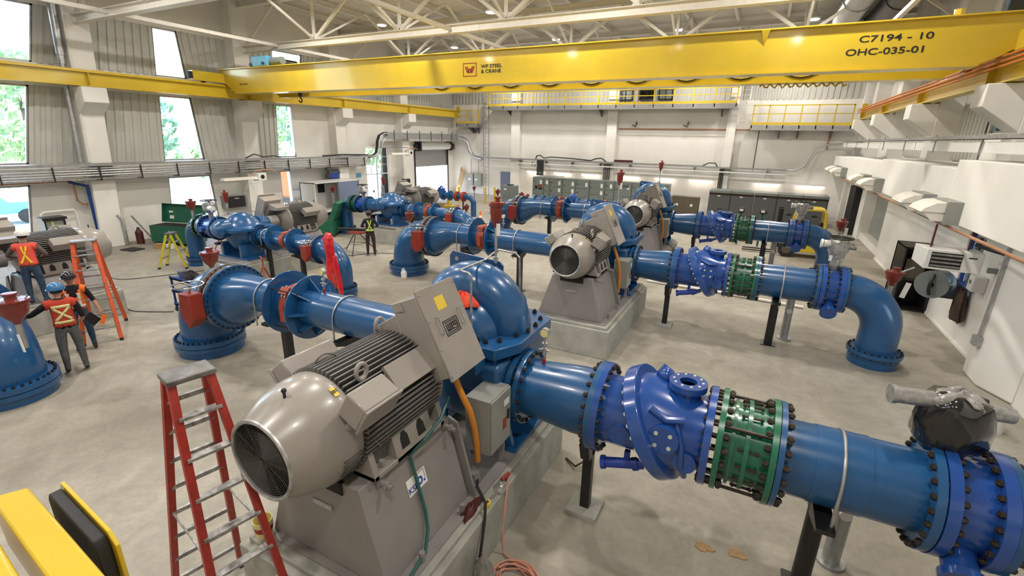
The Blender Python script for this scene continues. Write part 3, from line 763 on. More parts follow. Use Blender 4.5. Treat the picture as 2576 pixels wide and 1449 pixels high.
    for (a, b_, c, f) in ((-.09, -.076, -.04, .04), (-.062, -.048, -.04, .04), (-.034, -.02, -.04, .04), (-.09, -.02, -.04, -.026),
                          (-.008, .006, -.04, .04), (-.008, .04, .026, .04), (.026, .04, 0, .04), (-.008, .04, -.007, .007), (-.008, .04, -.04, -.026),
                          (.052, .066, -.012, .04), (.052, .1, .026, .04), (.086, .1, -.045, .04), (.052, .1, -.012, .002), (.052, .1, -.045, -.032)):
        wg.box(a, b_, c, f, 0, .0045, q)
    P('logo_letters', wg, printk, dr)
    e.location.z += dzm
    P('lug', MB().prism([A-nn*.2+V((.02, -.012, -.02)), A-nn*.26+V((0, -.012, -.1)), A-nn*.2+V((.05, -.012, -.1))], (0, .012, 0)).prism([B-nn*.2+V((-.02, -.012, .02)), B-nn*.26+V((0, -.012, .1)), B-nn*.2+V((-.05, -.012, .1))], (0, .012, 0)), grey, tbx)
    # --- pump
    e = th('pump', L('blue horizontal split-case pump with arched upper casing @'), 'pump', (0, 0, .72))
    if ps == 1:
        zf = 2.16
        # arched upper volute: sweep along an arc in the xz plane
        n = 22; pts = []; rr = []
        for i in range(n+1):
            a = PI*1.02-(PI*1.08)*i/n
            pts.append((-.08+.50*math.cos(a), .22, zf+.02+.53*math.sin(a))); rr.append(.30+.03*math.sin(PI*i/n))
        P('upper_casing', MB().tube(pts, rr, 28), blue, e, ang=60)
        P('casing_web', MB().cyl((-.05, .02, zf+.02), (-.05, .45, zf+.02), .5, 36), blue, e)
        for s, yy in ((1, .05), (-1, .4)):
            P('suction_cover', MB().lathe([(0, .52), (.12, .5), (.34, .43), (.42, .3), (.44, .1)], (-.05, yy, zf), (0, -s, 0), 36), blue, e, ang=45)
        fl_ = [(-.8, -.62), (-.5, -.85), (.1, -.85), (.2, -.7), (.38, -.7), (.42, -.55), (.62, -.55), (.80, -.2), (.80, .75), (.5, 1.0), (-.5, 1.0), (-.85, .7), (-.85, -.3)]
        P('split_flange', MB().prism([(x, y+.05, zf-.1) for x, y in fl_], (0, 0, .14)), blue, e, bevel=.012)
        P('flange_step', MB().box(.12, .5, -.72, -.5, zf-.22, zf-.06).box(.3, .6, -.45, -.2, zf-.26, zf-.1), blue, e, bevel=.01)
        fb = [(-.6, -.62), (-.35, -.72), (-.1, -.74), (.12, -.72), (.2, -.55), (.3, -.42), (.42, -.42), (.55, -.3), (.66, -.05), (.72, .15), (.72, .4), (.68, .65), (.5, .85), (.2, .95), (-.2, .95), (-.6, .85), (-.76, .5), (-.76, .1), (-.74, -.3)]
        for i, (x, y) in enumerate(fb):
            mb = MB().cyl((x, y+.05, zf+.04), (x, y+.05, zf+.08), .032, 6).cyl((x, y+.05, zf+.08), (x, y+.05, zf+.1), .018, 6)
            if one: P('casing_bolt', mb, printk, e)
            else: P('casing_bolt', mb, printk, e) if i < 12 else None
        P('lifting_plate', MB().prism([(-.68, .5, 2.5), (.18, .5, 2.45), (.18, .5, 2.95), (.13, .5, 3.0), (-.63, .5, 3.06), (-.68, .5, 3.0)], (0, .03, 0)), blue, e)
        P('lug_hole', MB().cyl((.08, .492, 2.9), (.08, .54, 2.9), .035, 14).cyl((-.56, .492, 2.96), (-.56, .54, 2.96), .03, 12), concm, e)
        P('bearing_housing', MB().lathe([(0, .22), (.18, .22), (.2, .27), (.3, .27), (.32, .14)], (0, -.42, zm), (0, -1, 0), 24).lathe([(0, .22), (.3, .24), (.42, .2), (.44, .05)], (0, .85, zm), (0, 1, 0), 24), blue, e)
        P('lower_casing', MB().lathe([(-.55, .3), (-.45, .55), (-.1, .66), (.3, .66), (.65, .55), (.75, .3)], (-.05, .1, 1.75), (0, 1, 0), 36).box(-.7, .7, -.55, .85, 1.6, 2.0), blue, e, bevel=.05)
        P('discharge_nozzle', MB().lathe([(-.1, .6), (.05, .6), (.3, .48), (.52, rd*1.02), (.72, rd*1.0), (.72, rd*1.28), (.79, rd*1.28)], (0, 0, zd), (1, 0, 0), 40), blue, e)
        P('suction_nozzle', MB().lathe([(0, .5), (.4, .42), (.75, rs), (1.1, rs), (1.1, rs*1.35), (1.16, rs*1.35)], (0, ys*.7, zs), (-1, 0, 0), 40), blue, e)
        for s in (-1, 1):
            P('pump_foot', MB().prism([(s*.25, -.3, .745), (s*.8, -.3, .745), (s*.62, -.3, 1.45), (s*.25, -.3, 1.6)], (0, .06, 0)).prism([(s*.25, .6, .745), (s*.8, .6, .745), (s*.62, .6, 1.45), (s*.25, .6, 1.6)], (0, .06, 0)).box(min(s*.3, s*.85), max(s*.3, s*.85), -.35, .75, .745, .79), blue, e)
        P('gusset', MB().prism([(.45, .5, 2.0), (.95, .5, 1.35), (.45, .5, 1.5)], (0, .04, 0)), blue, e)
        bolts(e, 'flange_bolt', (.805, 0, zd), (1, 0, 0), rd*1.17, 20, .028, .16, single=one)
        ztop = 3.02
    else:
        P('upper_casing', MB().lathe([(0, .66), (.03, .66), (.06, .55), (.2, .46), (.33, .33), (.42, .2), (.45, .05)], (0, .1, 1.72), (0, 0, 1), 36), blue, e, ang=45)
        P('split_flange', MB().prism([(-.72, -.6, 1.64), (.72, -.6, 1.64), (.75, .3, 1.64), (.55, .85, 1.64), (-.55, .85, 1.64), (-.75, .3, 1.64)], (0, 0, .1)), blue, e, bevel=.01)
        P('lower_casing', MB().lathe([(0, .35), (.1, .42), (.4, .58), (.62, .62)], (0, .1, 1.03), (0, 0, 1), 36), blue, e, ang=45)
        P('bearing_housing', MB().lathe([(0, .26), (.25, .26), (.3, .18), (.45, .17), (.47, .1)], (0, -.4, 1.72), (0, -1, 0), 24), blue, e)
        P('bearing_housing', MB().lathe([(0, .28), (.3, .28), (.45, .18), (.47, .05)], (0, .6, 1.72), (0, 1, 0), 24), blue, e)
        P('pump_foot', MB().box(-.75, .75, -.2, .6, .745, .8).box(-.5, -.4, -.2, .6, .8, 1.2).box(.4, .5, -.2, .6, .8, 1.2), blue, e)
        P('discharge_nozzle', MB().lathe([(0, .36), (.35, .3), (.52, .2), (.56, .2)], (0, .0, zd), (1, 0, 0), 32), blue, e)
        P('suction_nozzle', MB().lathe([(0, .4), (.4, .34), (.62, .28), (.62, .36), (.7, .36)], (0, 0, zs), (-1, 0, 0), 32), blue, e)
        bolts(e, 'flange_bolt', (-.67, 0, zs), (1, 0, 0), .32, 20, .02, .12)
        P('seal_piping', MB().tube([(-.2, -.5, 1.75), (-.3, -.5, 2.1), (.2, -.3, 2.15), (.2, .6, 2.1)], .014, 6), chrome, e)
        P('side_gauge', MB().cyl((.45, .62, 1.75), (.45, .62, 2.2), .012, 6).cyl((.45, .7, 2.25), (.45, .74, 2.25), .06, 14), alum, e)
        ztop = 2.14
    # --- air release pot on the pump
    px, py = U.get('pot', (.1, .45))
    e = th('air_release_pot', L('small red air pot piped above the pump @'), 'air valve', (px, py, ztop))
    zb = ztop+.46 if ps == 1 else ztop+.35
    P('standpipe', MB().cyl((px, py, ztop-.03), (px, py, zb), .018, 8).cyl((px, py, ztop), (px, py, ztop+.06), .035, 8), galv, e)
    P('pot', MB().lathe([(0, .03), (.05, .045), (.13, .072), (.24, .082), (.28, .082), (.28, .1), (.31, .1)], (px, py, zb), (0, 0, 1), 20), airred, e)
    P('lid', MB().lathe([(0, .1), (.02, .1), (.03, .035), (.06, .03), (.065, .045), (.09, .045), (.095, .0)], (px+.02, py, zb+.31), (0, 0, 1), 16), airred, e)
    P('paper_tag', MB().cbox((px+.06, py-.05, zb-.02), (.05, .004, .16), (R(20), 'Z')), paper, e)
    # --- discharge line
    y = 0.0; z = zd
    if ps == 1:
        e = th('discharge_reducer', L('blue tapered discharge pipe between pump and check valve @'), 'pipe', (1.25, y, 0))
        P('cone', MB().lathe([(0, rd*.96), (.2, rd*.97), (.7, rd*1.1), (.96, rd*1.1)], (.84, y, z), (1, 0, 0), 44), blue, e, ang=40)
        mb = MB(); flange(mb, .86, y, z, rd*1.28, .06); flange(mb, 1.8, y, z, rd*1.42, .07); P('flange', mb, blue, e)
        bolts(e, 'flange_bolt', (1.82, y, z), (1, 0, 0), rd*1.3, 24, .031, .14, single=one, a0=.1)
        e = th('check_valve', L('bright blue tilted-disc check valve with white-capped bolts @'), 'valve', (2.5, y, 0))
        mb = MB().cyl((1.9, y, z), (2.5, y, z), rd*1.06, 44); flange(mb, 1.87, y, z, rd*1.42, .07)
        P('inlet_body', mb, vblue, e)
        ax = V((math.cos(R(29)), 0, math.sin(R(29)))); c = V((2.46, y, z))
        dd = MB().cyl(c-ax*.08, c+ax*.07, .645, 48)
        P('split_flange', dd, vblue, e, bevel=.012)
        rg0 = MB().ring(c+ax*.05, ax, .54, 44); rg1 = MB().ring(c+ax*.2, ax, .5, 44); rg2 = MB().ring(V((2.82, y, z)), (1, 0, 0), rd*1.1, 44); rg3 = MB().ring(V((3.05, y, z)), (1, 0, 0), rd*1.06, 44)
        P('outlet_body', MB().rings([rg0, rg1, rg2, rg3]), vblue, e, ang=50)
        mb = MB(); flange(mb, 3.03, y, z, rd*1.42, .07); P('outlet_flange', mb, vblue, e)
        bolts(e, 'capped_bolt', c-ax*.05, ax, .595, 30, .024, .07, whitebolt, single=one, ext=.022)
        pt = P('top_port', MB().cyl((2.75, y, z+.3), (2.75, y, z+.52), .15, 28), vblue, e)
        P('port_flange', MB().lathe([(0, .1), (0, .2), (.07, .2), (.07, .09), (-.0, .09)], (2.75, y, z+.5), (0, 0, 1), 32, False), vblue, pt)
        P('port_bore', MB().cyl((2.75, y, z+.5), (2.75, y, z+.52), .09, 20), logoblue, pt)
        P('port_bolt', (lambda m_: [m_.cyl((2.75+.15*math.cos(a), y+.15*math.sin(a), z+.57), (2.75+.15*math.cos(a), y+.15*math.sin(a), z+.585), .014, 8) for a in [2*PI*i/10 for i in range(10)]] and m_)(MB()), whitebolt, pt)
        P('lifting_lug', MB().cyl((2.42, y+.15, z+.56), (2.52, y+.15, z+.5), .09, 16).sphere((2.5, y+.12, z+.52), .1), vblue, e)
        P('hinge_boss', MB().cyl((2.62, y-.3, z+.1), (2.62, y-.52, z+.1), .16, 24).cyl((2.85, y-.3, z-.15), (2.85, y-.44, z-.15), .12, 20).cyl((2.15, y-.3, z-.05), (2.15, y-.42, z-.05), .12, 20), vblue, e)
        P('boss_bolt', (lambda m_: [m_.cyl((2.62+.1*math.cos(a), y-.52, z+.1+.1*math.sin(a)), (2.62+.1*math.cos(a), y-.535, z+.1+.1*math.sin(a)), .022, 8) for a in [R(45)+PI/2*i for i in range(4)]] and m_)(MB()), whitebolt, e)
        P('cast_rib', MB().tube([(2.72, y-.38, z+.25), (2.8, y-.46, z+.05), (2.82, y-.44, z-.2), (2.86, y-.3, z-.4)], .035, 8).tube([(2.45, y-.42, z+.38), (2.62, y-.44, z+.3), (2.8, y-.40, z+.32)], .04, 8), vblue, e)
        P('oil_cylinder', MB().cyl((1.98, y-.28, z-.56), (2.42, y-.22, z-.47), .06, 14).cyl((1.95, y-.285, z-.566), (2.0, y-.28, z-.555), .08, 8).cyl((2.3, y-.24, z-.5), (2.36, y-.23, z-.48), .075, 14).cyl((2.42, y-.22, z-.47), (2.55, y-.2, z-.4), .045, 10).box(2.2, 2.26, y-.26, y-.2, z-.5, z-.35), logoblue, e)
        x0, x1 = 3.12, 3.66
    else:
        e = th('discharge_reducer', L('blue tapered discharge pipe beside the pump @'), 'pipe', (.9, y, 0))
        P('cone', MB().lathe([(0, .2), (.05, .2), (.65, rd*1.12), (.9, rd*1.12)], (.55, y, z), (1, 0, 0), 36), blue, e, ang=40)
        mb = MB(); flange(mb, 1.44, y, z, rd*1.42, .06); P('flange', mb, blue, e)
        bolts(e, 'flange_bolt', (1.45, y, z), (1, 0, 0), rd*1.3, 20, .022, .12)
        e = th('butterfly_valve', L('blue discharge valve with actuator on top @'), 'valve', (1.8, y, 0))
        mb = MB().cyl((1.48, y, z), (2.08, y, z), rd*1.12, 36); flange(mb, 1.51, y, z, rd*1.42, .06); flange(mb, 2.06, y, z, rd*1.42, .06)
        P('valve_body', mb, vblue, e)
        P('side_boss', MB().cyl((1.8, y+.2, z), (1.8, y+rd+.17, z), .1, 16), vblue, e)
        ac = P('actuator', MB().lathe([(0, .08), (.2, .08), (.2, .12), (.3, .2), (.5, .22), (.56, .12)], (1.8, y, z+.3), (0, 0, 1), 20), alum, e)
        P('handwheel', MB().tube([V((1.8+.25*math.cos(2*PI*i/24), y+.25*math.sin(2*PI*i/24), z+.92)) for i in range(24)], .015, 6, closed=True).bar((1.55, y, z+.92), (2.05, y, z+.92), .02).bar((1.8, y-.25, z+.92), (1.8, y+.25, z+.92), .02).cyl((1.8, y, z+.85), (1.8, y, z+.93), .03, 8), black, ac)
        P('actuator_motor', MB().cyl((1.65, y+.1, z+.68), (1.45, y+.1, z+.68), .09, 14), whiteb, ac)
        x0, x1 = 2.1, 2.44
    e = th('dismantling_joint', L('dark green flanged dismantling joint with tie rods @'), 'pipe coupling', ((x0+x1)/2, y, 0))
    mb = MB(); flange(mb, x0+.02, y, z, rd*1.43, .055); flange(mb, x1-.04, y, z, rd*1.43, .055); P('end_flange', mb, green, e)
    mb = MB().cyl((x0, y, z), (x1, y, z), rd*1.12, 44); flange(mb, (x0+x1)/2, y, z, rd*1.24, .04); flange(mb, x0+.14, y, z, rd*1.2, .03); P('sleeve', mb, green, e)
    bolts(e, 'flange_bolt', (x0-.02, y, z), (1, 0, 0), rd*1.31, 22, .033, .16, single=one)
    bolts(e, 'flange_bolt', (x1-.01, y, z), (1, 0, 0), rd*1.31, 22, .033, .14, single=one)
    n = 4; mb = MB()
    for i in range(n):
        a = 2*PI*(i+.5)/n; p = V((0, y+rd*1.31*math.cos(a), z+rd*1.31*math.sin(a)))
        m1 = MB().cyl(p+V((x0-.05, 0, 0)), p+V((x1+.1, 0, 0)), .018, 8)
        P('tie_rod', m1, boltm, e)
    bolts(e, 'gland_bolt', ((x0+x1)/2+.02, y, z), (1, 0, 0), rd*1.19, 16, .02, .14, boltm, single=False)
    if ps == 1:
        e = th('discharge_pipe', L('straight blue discharge pipe with welded seam @'), 'pipe', (4.25, y, 0))
        P('pipe', MB().cyl((x1, y, z), (4.9, y, z), rd, 48), blue, e)
        mb = MB(); flange(mb, x1+.02, y, z, rd*1.42, .05); flange(mb, 4.86, y, z, rd*1.36, .07); P('flange', mb, blue, e)
        P('reinforcing_pad', MB().cyl((3.98, y, z), (4.42, y, z), rd+.008, 48), blue, e)
        e = th('butterfly_valve', L('blue flanged butterfly valve on the discharge pipe @'), 'valve', (5.1, y, 0))
        mb = MB().cyl((4.9, y, z), (5.36, y, z), rd*1.1, 44); flange(mb, 4.95, y, z, rd*1.38, .09); flange(mb, 5.3, y, z, rd*1.38, .09); P('valve_body', mb, vblue, e)
        P('lower_boss', MB().cyl((5.13, y-.2, z-.28), (5.13, y-.46, z-.42), .13, 20).cyl((5.13, y-.44, z-.41), (5.13, y-.5, z-.44), .16, 20), vblue, e)
        bolts(e, 'flange_bolt', (4.915, y, z), (1, 0, 0), rd*1.27, 24, .03, .17, single=one)
        bolts(e, 'flange_bolt', (5.33, y, z), (1, 0, 0), rd*1.27, 24, .03, .15, single=one)
        if U.get('actuator', True):
            ac = P('actuator', MB().lathe([(0, .1), (.25, .1), (.27, .15), (.35, .16), (.42, .2), (.62, .2), (.66, .16)], (5.13, y+.1, z+.42), (0, 0, 1), 24), alum, e)
            P('actuator_motor', MB().cyl((5.05, y+.1, z+.98), (4.82, y+.02, z+.98), .08, 18).cyl((4.82, y+.02, z+.98), (4.78, y+.02, z+.98), .095, 18), whiteb, ac)
            P('switch_housing', MB().cyl((5.2, y+.15, z+.95), (5.46, y+.2, z+.93), .07, 16), alum, ac)
            P('handwheel', MB().tube([V((5.13+.24*math.cos(2*PI*i/24), y+.1+.24*math.sin(2*PI*i/24), z+1.12)) for i in range(24)], .018, 6, closed=True).bar((4.89, y+.1, z+1.12), (5.37, y+.1, z+1.12), .025).bar((5.13, y-.14, z+1.12), (5.13, y+.34, z+1.12), .025), black, ac)
            P('paper_tag', MB().cbox((5.0, y-.12, z+.7), (.07, .005, .12), (R(25), 'Z')), paper, ac)
        xe = 5.36; rbend = .78; rp = rd; zf0 = .33
    else:
        xe = x1+.02; rbend = .46; rp = rd; zf0 = .3
    e = th('discharge_elbow', L('large blue discharge elbow turning down into the floor @'), 'pipe elbow', (xe+rbend, y, 0))
    pts = [(xe, y, z)]+arc((xe+.06, y, z-rbend), rbend, R(90), 0, 18, (1, 0, 0), (0, 0, 1))+[(xe+.06+rbend, y, zf0)]
    P('elbow', MB().tube(pts, rp, 44), blue, e, ang=50)
    mb = MB().cyl((xe+.06+rbend, y, .12), (xe+.06+rbend, y, zf0-.06), rp*1.2, 40).cyl((xe+.06+rbend, y, zf0-.08), (xe+.06+rbend, y, zf0), rp*1.38, 44).cyl((xe+.06+rbend, y, 0), (xe+.06+rbend, y, .14), rp*1.24, 40)
    P('floor_flange', mb, blue, e)
    bolts(e, 'flange_bolt', (xe+.06+rbend, y, zf0-.04), (0, 0, 1), rp*1.28, 24, .024, .09, single=False)
    mb = MB(); flange(mb, xe+.02, y, z, rp*1.36, .06); P('inlet_flange', mb, blue, e)
    # --- suction line
    y = ys; z = zs; sc = 1.0 if ps == 1 else .7
    X = lambda v: v*sc if ps == 1 else {-1.16: -.70, -3.7: -1.3, -3.95: -1.85, -4.2: -2.02, -4.5: -2.3, -5.2: -2.95, -6.03: -3.3, -6.28: -3.46, -3.8: -1.42, -4.4: -2.36}[v]
    e = th('suction_pipe', L('blue suction pipe with wide thrust collar beside the pump @'), 'pipe', (X(-3.7), y, 0))
    P('pipe', MB().cyl((X(-1.16), y, z), (X(-3.95), y, z), rs, 44), blue, e)
    mb = MB(); flange(mb, X(-1.16)-.03, y, z, rs*1.35, .06); P('flange', mb, blue, e)
    mb = MB(); flange(mb, X(-3.8), y, z, rs*1.75, .03, 48)
    for i in range(8):
        a = 2*PI*i/8; u = V((0, math.cos(a), math.sin(a))); b0 = V((X(-3.8), y, z))
        mb.prism([b0+u*rs, b0+u*rs*1.7, b0+V((.25*sc, 0, 0))+u*rs], V((0, -u.z, u.y))*.02)
    P('thrust_collar', mb, blue, e)
    bolts(e, 'flange_bolt', (X(-1.16)-.03, y, z), (1, 0, 0), rs*1.22, 18, .022, .12, single=False)
    e = th('red_coupling', L('red pipe coupling between two blue thrust collars @'), 'pipe coupling', (X(-4.2), y, 0))
    P('coupling_band', MB().lathe([(0, rs*1.02), (0, rs*1.14), (.05, rs*1.2), (.2*sc, rs*1.2), (.25*sc, rs*1.14), (.25*sc, rs*1.02)], (X(-3.95)-.02-.0, y, z), (-1, 0, 0), 44), rubred, e)
    P('clamp_block', MB().cbox((X(-3.95)-.13*sc, y-rs*.85, z+rs*.95), (.2*sc, .14, .14), (R(45), 'X')).cbox((X(-3.95)-.13*sc, y-rs*1.18, z-.05), (.12*sc, .08, .3)), rubred, e)
    P('clamp_bolt', MB().cyl((X(-3.95)-.16*sc, y-rs*1.12, z+rs*.75), (X(-3.95)-.16*sc, y-rs*.7, z+rs*1.25), .018, 8).cyl((X(-3.95)-.08*sc, y-rs*1.12, z+rs*.75), (X(-3.95)-.08*sc, y-rs*.7, z+rs*1.25), .018, 8), galv, e)
    for i in range(4):
        a = R(45)+PI/2*i; p = V((0, y+rs*1.5*math.cos(a), z+rs*1.5*math.sin(a)))
        P('tie_rod', MB().cyl(p+V((X(-3.8)+.1, 0, 0)), p+V((X(-4.4)-.1, 0, 0)), .012, 6), boltm, e)
    e = th('suction_reducer', L('blue flat-topped eccentric suction reducer with wide flange @'), 'pipe', (X(-5.2), y, 0))
    ztop_ = z+rs
    mb = MB(); rgs = []
    for i in range(13):
        s = i/12; s2 = s*s*(3-2*s); rr = rb+(rs-rb)*s2; xx = X(-6.03)+.1+(X(-5.2)+.05-X(-6.03)-.1)*s
        rgs.append(mb.ring((xx, y, ztop_-rr), (1, 0, 0), rr, 44))
    rgs.append(mb.ring((X(-4.2)-.02, y, z), (1, 0, 0), rs, 44)); rgs.insert(0, mb.ring((X(-6.03), y, ztop_-rb), (1, 0, 0), rb, 44))
    mb.rings(rgs); P('cone', mb, blue, e, ang=40)
    mb = MB(); flange(mb, X(-4.4), y, z, rs*1.75, .03, 48); P('thrust_collar', mb, blue, e)
    zb_ = ztop_-rb
    mb = MB(); flange(mb, X(-6.03)+.03, y, zb_, rb*1.26, .06, 52); P('flange', mb, blue, e)
    e = th('suction_valve', L('suction valve with red gearbox and round handwheel @'), 'valve', (X(-6.03)-.1, y, 0))
    P('valve_wafer', MB().cyl((X(-6.03)-.02, y, zb_), (X(-6.28)+.06, y, zb_), rb*1.16, 52), maroon, e)
    mb = MB(); flange(mb, X(-6.03)-.015, y, zb_, rb*1.27, .03, 52); flange(mb, X(-6.28)+.05, y, zb_, rb*1.27, .035, 52); P('valve_lip', mb, plasticclr, e)
    bolts(e, 'flange_bolt', (X(-6.03)+.03, y, zb_), (1, 0, 0), rb*1.2, 36, .022, .09, single=False)
    bolts(e, 'flange_bolt', ((X(-6.03)+X(-6.28))/2, y, zb_), (1, 0, 0), rb*1.2, 36, .022, .2, maroon, single=False)
    gs = 1 if ps == 1 else -1; gxx = X(-6.03)-.12*sc; gy = y-gs*rb*1.26
    g = P('gearbox', MB().prism([(gxx-.17*sc, gy, zb_+.3*sc), (gxx-.2*sc, gy, zb_-.15*sc), (gxx-.02, gy, zb_-.4*sc), (gxx+.17*sc, gy, zb_-.2*sc), (gxx+.17*sc, gy, zb_+.3*sc)], (0, -gs*.26*sc, 0)), red, e, bevel=.02)
    P('bracket', MB().box(gxx-.1*sc, gxx+.14*sc, min(gy, y-gs*rb*.9), max(gy, y-gs*rb*.9), zb_-.12*sc, zb_+.12*sc), red, e)
    P('handwheel', MB().tube([V((gxx-.02+.26*sc*math.cos(2*PI*i/28), gy-gs*.13*sc+.26*sc*math.sin(2*PI*i/28), zb_+.45*sc)) for i in range(28)], .014, 6, closed=True).bar((gxx-.28*sc, gy-gs*.13*sc, zb_+.45*sc), (gxx+.24*sc, gy-gs*.13*sc, zb_+.45*sc), .016).cyl((gxx-.02, gy-gs*.13*sc, zb_+.28*sc), (gxx-.02, gy-gs*.13*sc, zb_+.45*sc), .03, 8), chrome, g)
    e = th('suction_elbow', L('large blue suction elbow rising from a floor flange @'), 'pipe elbow', (X(-6.28)-.9*sc, y, 0))
    RB = .88 if ps == 1 else .62; xs_ = X(-6.28); zf0 = .36 if ps == 1 else .3
    pts = [(xs_+.02, y, zb_)]+arc((xs_-.05, y, zb_-RB), RB, R(90), R(180), 20, (1, 0, 0), (0, 0, 1))
    if zb_-RB > zf0: pts.append((xs_-.05-RB, y, zf0))
    P('elbow', MB().tube(pts, rb, 48), blue, e, ang=50)
    xc = xs_-.05-RB
    P('floor_flange', MB().cyl((xc, y, zf0-.1), (xc, y, zf0), rb*1.3, 52).cyl((xc, y, 0), (xc, y, zf0-.13), rb*1.2, 48).cyl((xc, y, zf0-.2), (xc, y, zf0-.115), rb*1.3, 52), blue, e)
    bolts(e, 'flange_bolt', (xc, y, zf0-.05), (0, 0, 1), rb*1.2, 36, .026, .11, single=False)
    mb = MB(); flange(mb, xs_+.0, y, zb_, rb*1.26, .06, 52); P('valve_flange', mb, blue, e)
    # --- supports
    if ps == 1:
        for (xx, lab, sq) in ((1.72, 'black square post under the check valve inlet @', True),):
            s = support(L(lab), xx, 0, zd-rd*1.1-.1, rd, .06, sq, None, False)
            P('saddle', MB().prism([(xx-.06, -.16, zd-rd*1.42-.18), (xx-.06, .16, zd-rd*1.42-.18), (xx-.06, .26, zd-rd*1.2), (xx-.06, -.26, zd-rd*1.2)], (.12, 0, 0)), black, s)
            P('base_block', MB().box(xx-.2, xx+.2, -.2, .2, 0, .05), concm, s)
        s = support(L('black round post with strapped saddle under the discharge pipe @'), 4.15, 0, zd-rd, rd, .09); ubolt(s, 4.2, 0, zd, rd)
        s = support(L('black strapped post nearest the pump under the suction pipe @'), -2.85, ys, zs-rs, rs, .075, True); ubolt(s, -2.92, ys, zs, rs)
        s = support(L('black post with strapped saddle beside the suction reducer @'), -4.62, ys, zs-rs, rs, .075, True); ubolt(s, -4.95, ys, zs, rs)
        e = th('drain_column', L('galvanised vertical drain pipe behind the discharge pipe @'), 'pipe', (4.5, .35, 0))
        P('pipe', MB().cyl((4.5, .55, 0.02), (4.5, .55, 1.5), .09, 18), galv, e); P('collar', MB().cyl((4.5, .55, 0), (4.5, .55, .03), .15, 18), galv, e)
        P('gauge', MB().cyl((4.5, .42, .75), (4.5, .46, .75), .06, 16), whiteb, e)
    else:
        s = support(L('black post with saddle under the suction pipe @'), -1.0, 0, zs-rs, rs, .06, True); ubolt(s, -1.02, 0, zs, rs)
        s = support(L('second black post near the suction gearbox @'), -2.55, 0, zs-rs-.12, rs, .06, True); ubolt(s, -2.3, 0, zs, rs)
        s = support(L('black post under the discharge reducer @'), 1.3, 0, zd-rd*1.42, rd, .08, True, None, False)
        P('saddle', MB().box(1.22, 1.38, -.3, .3, zd-rd*1.42-.1, zd-rd*1.42-.03), black, s)
    # --- local control box, conduit
    if U.get('box', True):
        e = th('control_box', L('grey local control enclosure on the plinth @'), 'enclosure', (.62, -.73, .75))
        P('enclosure', MB().box(.50, .82, -.96, -.48, 1.1, 1.8), panelgrey, e, bevel=.006)
        P('door', MB().box(.82, .845, -.95, -.49, 1.11, 1.79), panelgrey, e, bevel=.004)
        P('leg', MB().box(.54, .6, -.92, -.86, .75, 1.1).box(.72, .78, -.56, -.5, .75, 1.1), gped, e)
        P('latch', MB().box(.845, .86, -.58, -.54, 1.4, 1.52), black, e)
        P('warning_label', MB().box(.845, .849, -.68, -.6, 1.3, 1.44), logored, e)
        P('paper_tag', MB().box(.845, .849, -.66, -.54, 1.6, 1.68), paper, e)
        e = th('orange_conduit', L('orange flexible conduit hanging from the terminal box @'), 'conduit', (.6, -1.1, .75))
        P('sleeve', MB().tube([(.52, -1.2, 2.18), (.60, -1.2, 2.0), (.66, -1.12, 1.75), (.68, -1.05, 1.5), (.68, -1.0, 1.25), (.66, -.95, .98)], .035, 10), cond, e)
        P('junction_box', MB().box(.5, .74, -1.16, -1.02, .78, .95), alum, e)
        P('wire_tangle', MB().tube([(.55+.12*math.cos(i*1.7), -1.25+.09*math.sin(i*2.3), .80+.1*abs(math.sin(i*1.1))) for i in range(26)], .01, 5), hoseg, e)
    return ROOTS[k0:]

def place(roots, org, rz=0.0):
    Mz = Matrix.Rotation(rz, 3, 'Z')
    for o in roots:
        o.location = Mz @ V(o.location)+V(org); o.rotation_euler = (0, 0, rz)
        BASE[o] = o.location.copy()
def copy_unit(roots, w0, w1, org0, org1):
    out = []
    for o in roots:
        c = copy_tree(o); c.location = V(o.location)-V(org0)+V(org1); ROOTS.append(c); BASE[c] = c.location.copy(); out.append(c)
        c['label'] = o['label'].replace(w0, w1)
    return out
UA = dict(w='in the nearest pump set', bolts=True, actuator=False)
uA = unit(UA); OA = (-3.1, 4.95, 0)
place(uA, OA)
UB = dict(w='in the middle right-hand pump set'); uB = unit(UB); OB = (-3.38, 12.15, 0); place(uB, OB)
OC = (-3.66, 19.35, 0)
uC = copy_unit(uB, UB['w'], 'in the farthest right-hand pump set', OB, OC)
UD = dict(w='in the middle left-hand pump set', ps=.65, front=False, tb=(.12, -.1), box=False)
uD2 = unit(UD); OD2 = (-14.75, 9.65, 0); place(uD2, OD2, PI)
uD3 = copy_unit(uD2, UD['w'], 'in the farthest left-hand pump set', OD2, (-14.75, 16.85, 0))
uD1 = copy_unit([o for o in uD2 if o.name.split('.')[0] in ('concrete_plinth', 'motor_pedestal', 'electric_motor', 'pump', 'base_frame')], UD['w'], 'at the photo left edge', OD2, (-15.35, 2.95, 0))
for o in [o for o in uA if o.name.split('.')[0] in ('suction_elbow', 'suction_reducer')]:
    c = copy_tree(o); p = V(o.location)-V(OA); c.location = V((-18.62-p.x, 3.2-p.y, p.z)); c.rotation_euler = (0, 0, PI); ROOTS.append(c); BASE[c] = c.location.copy(); c['label'] = o['label'].replace(UA['w'], 'cut off at the left edge')

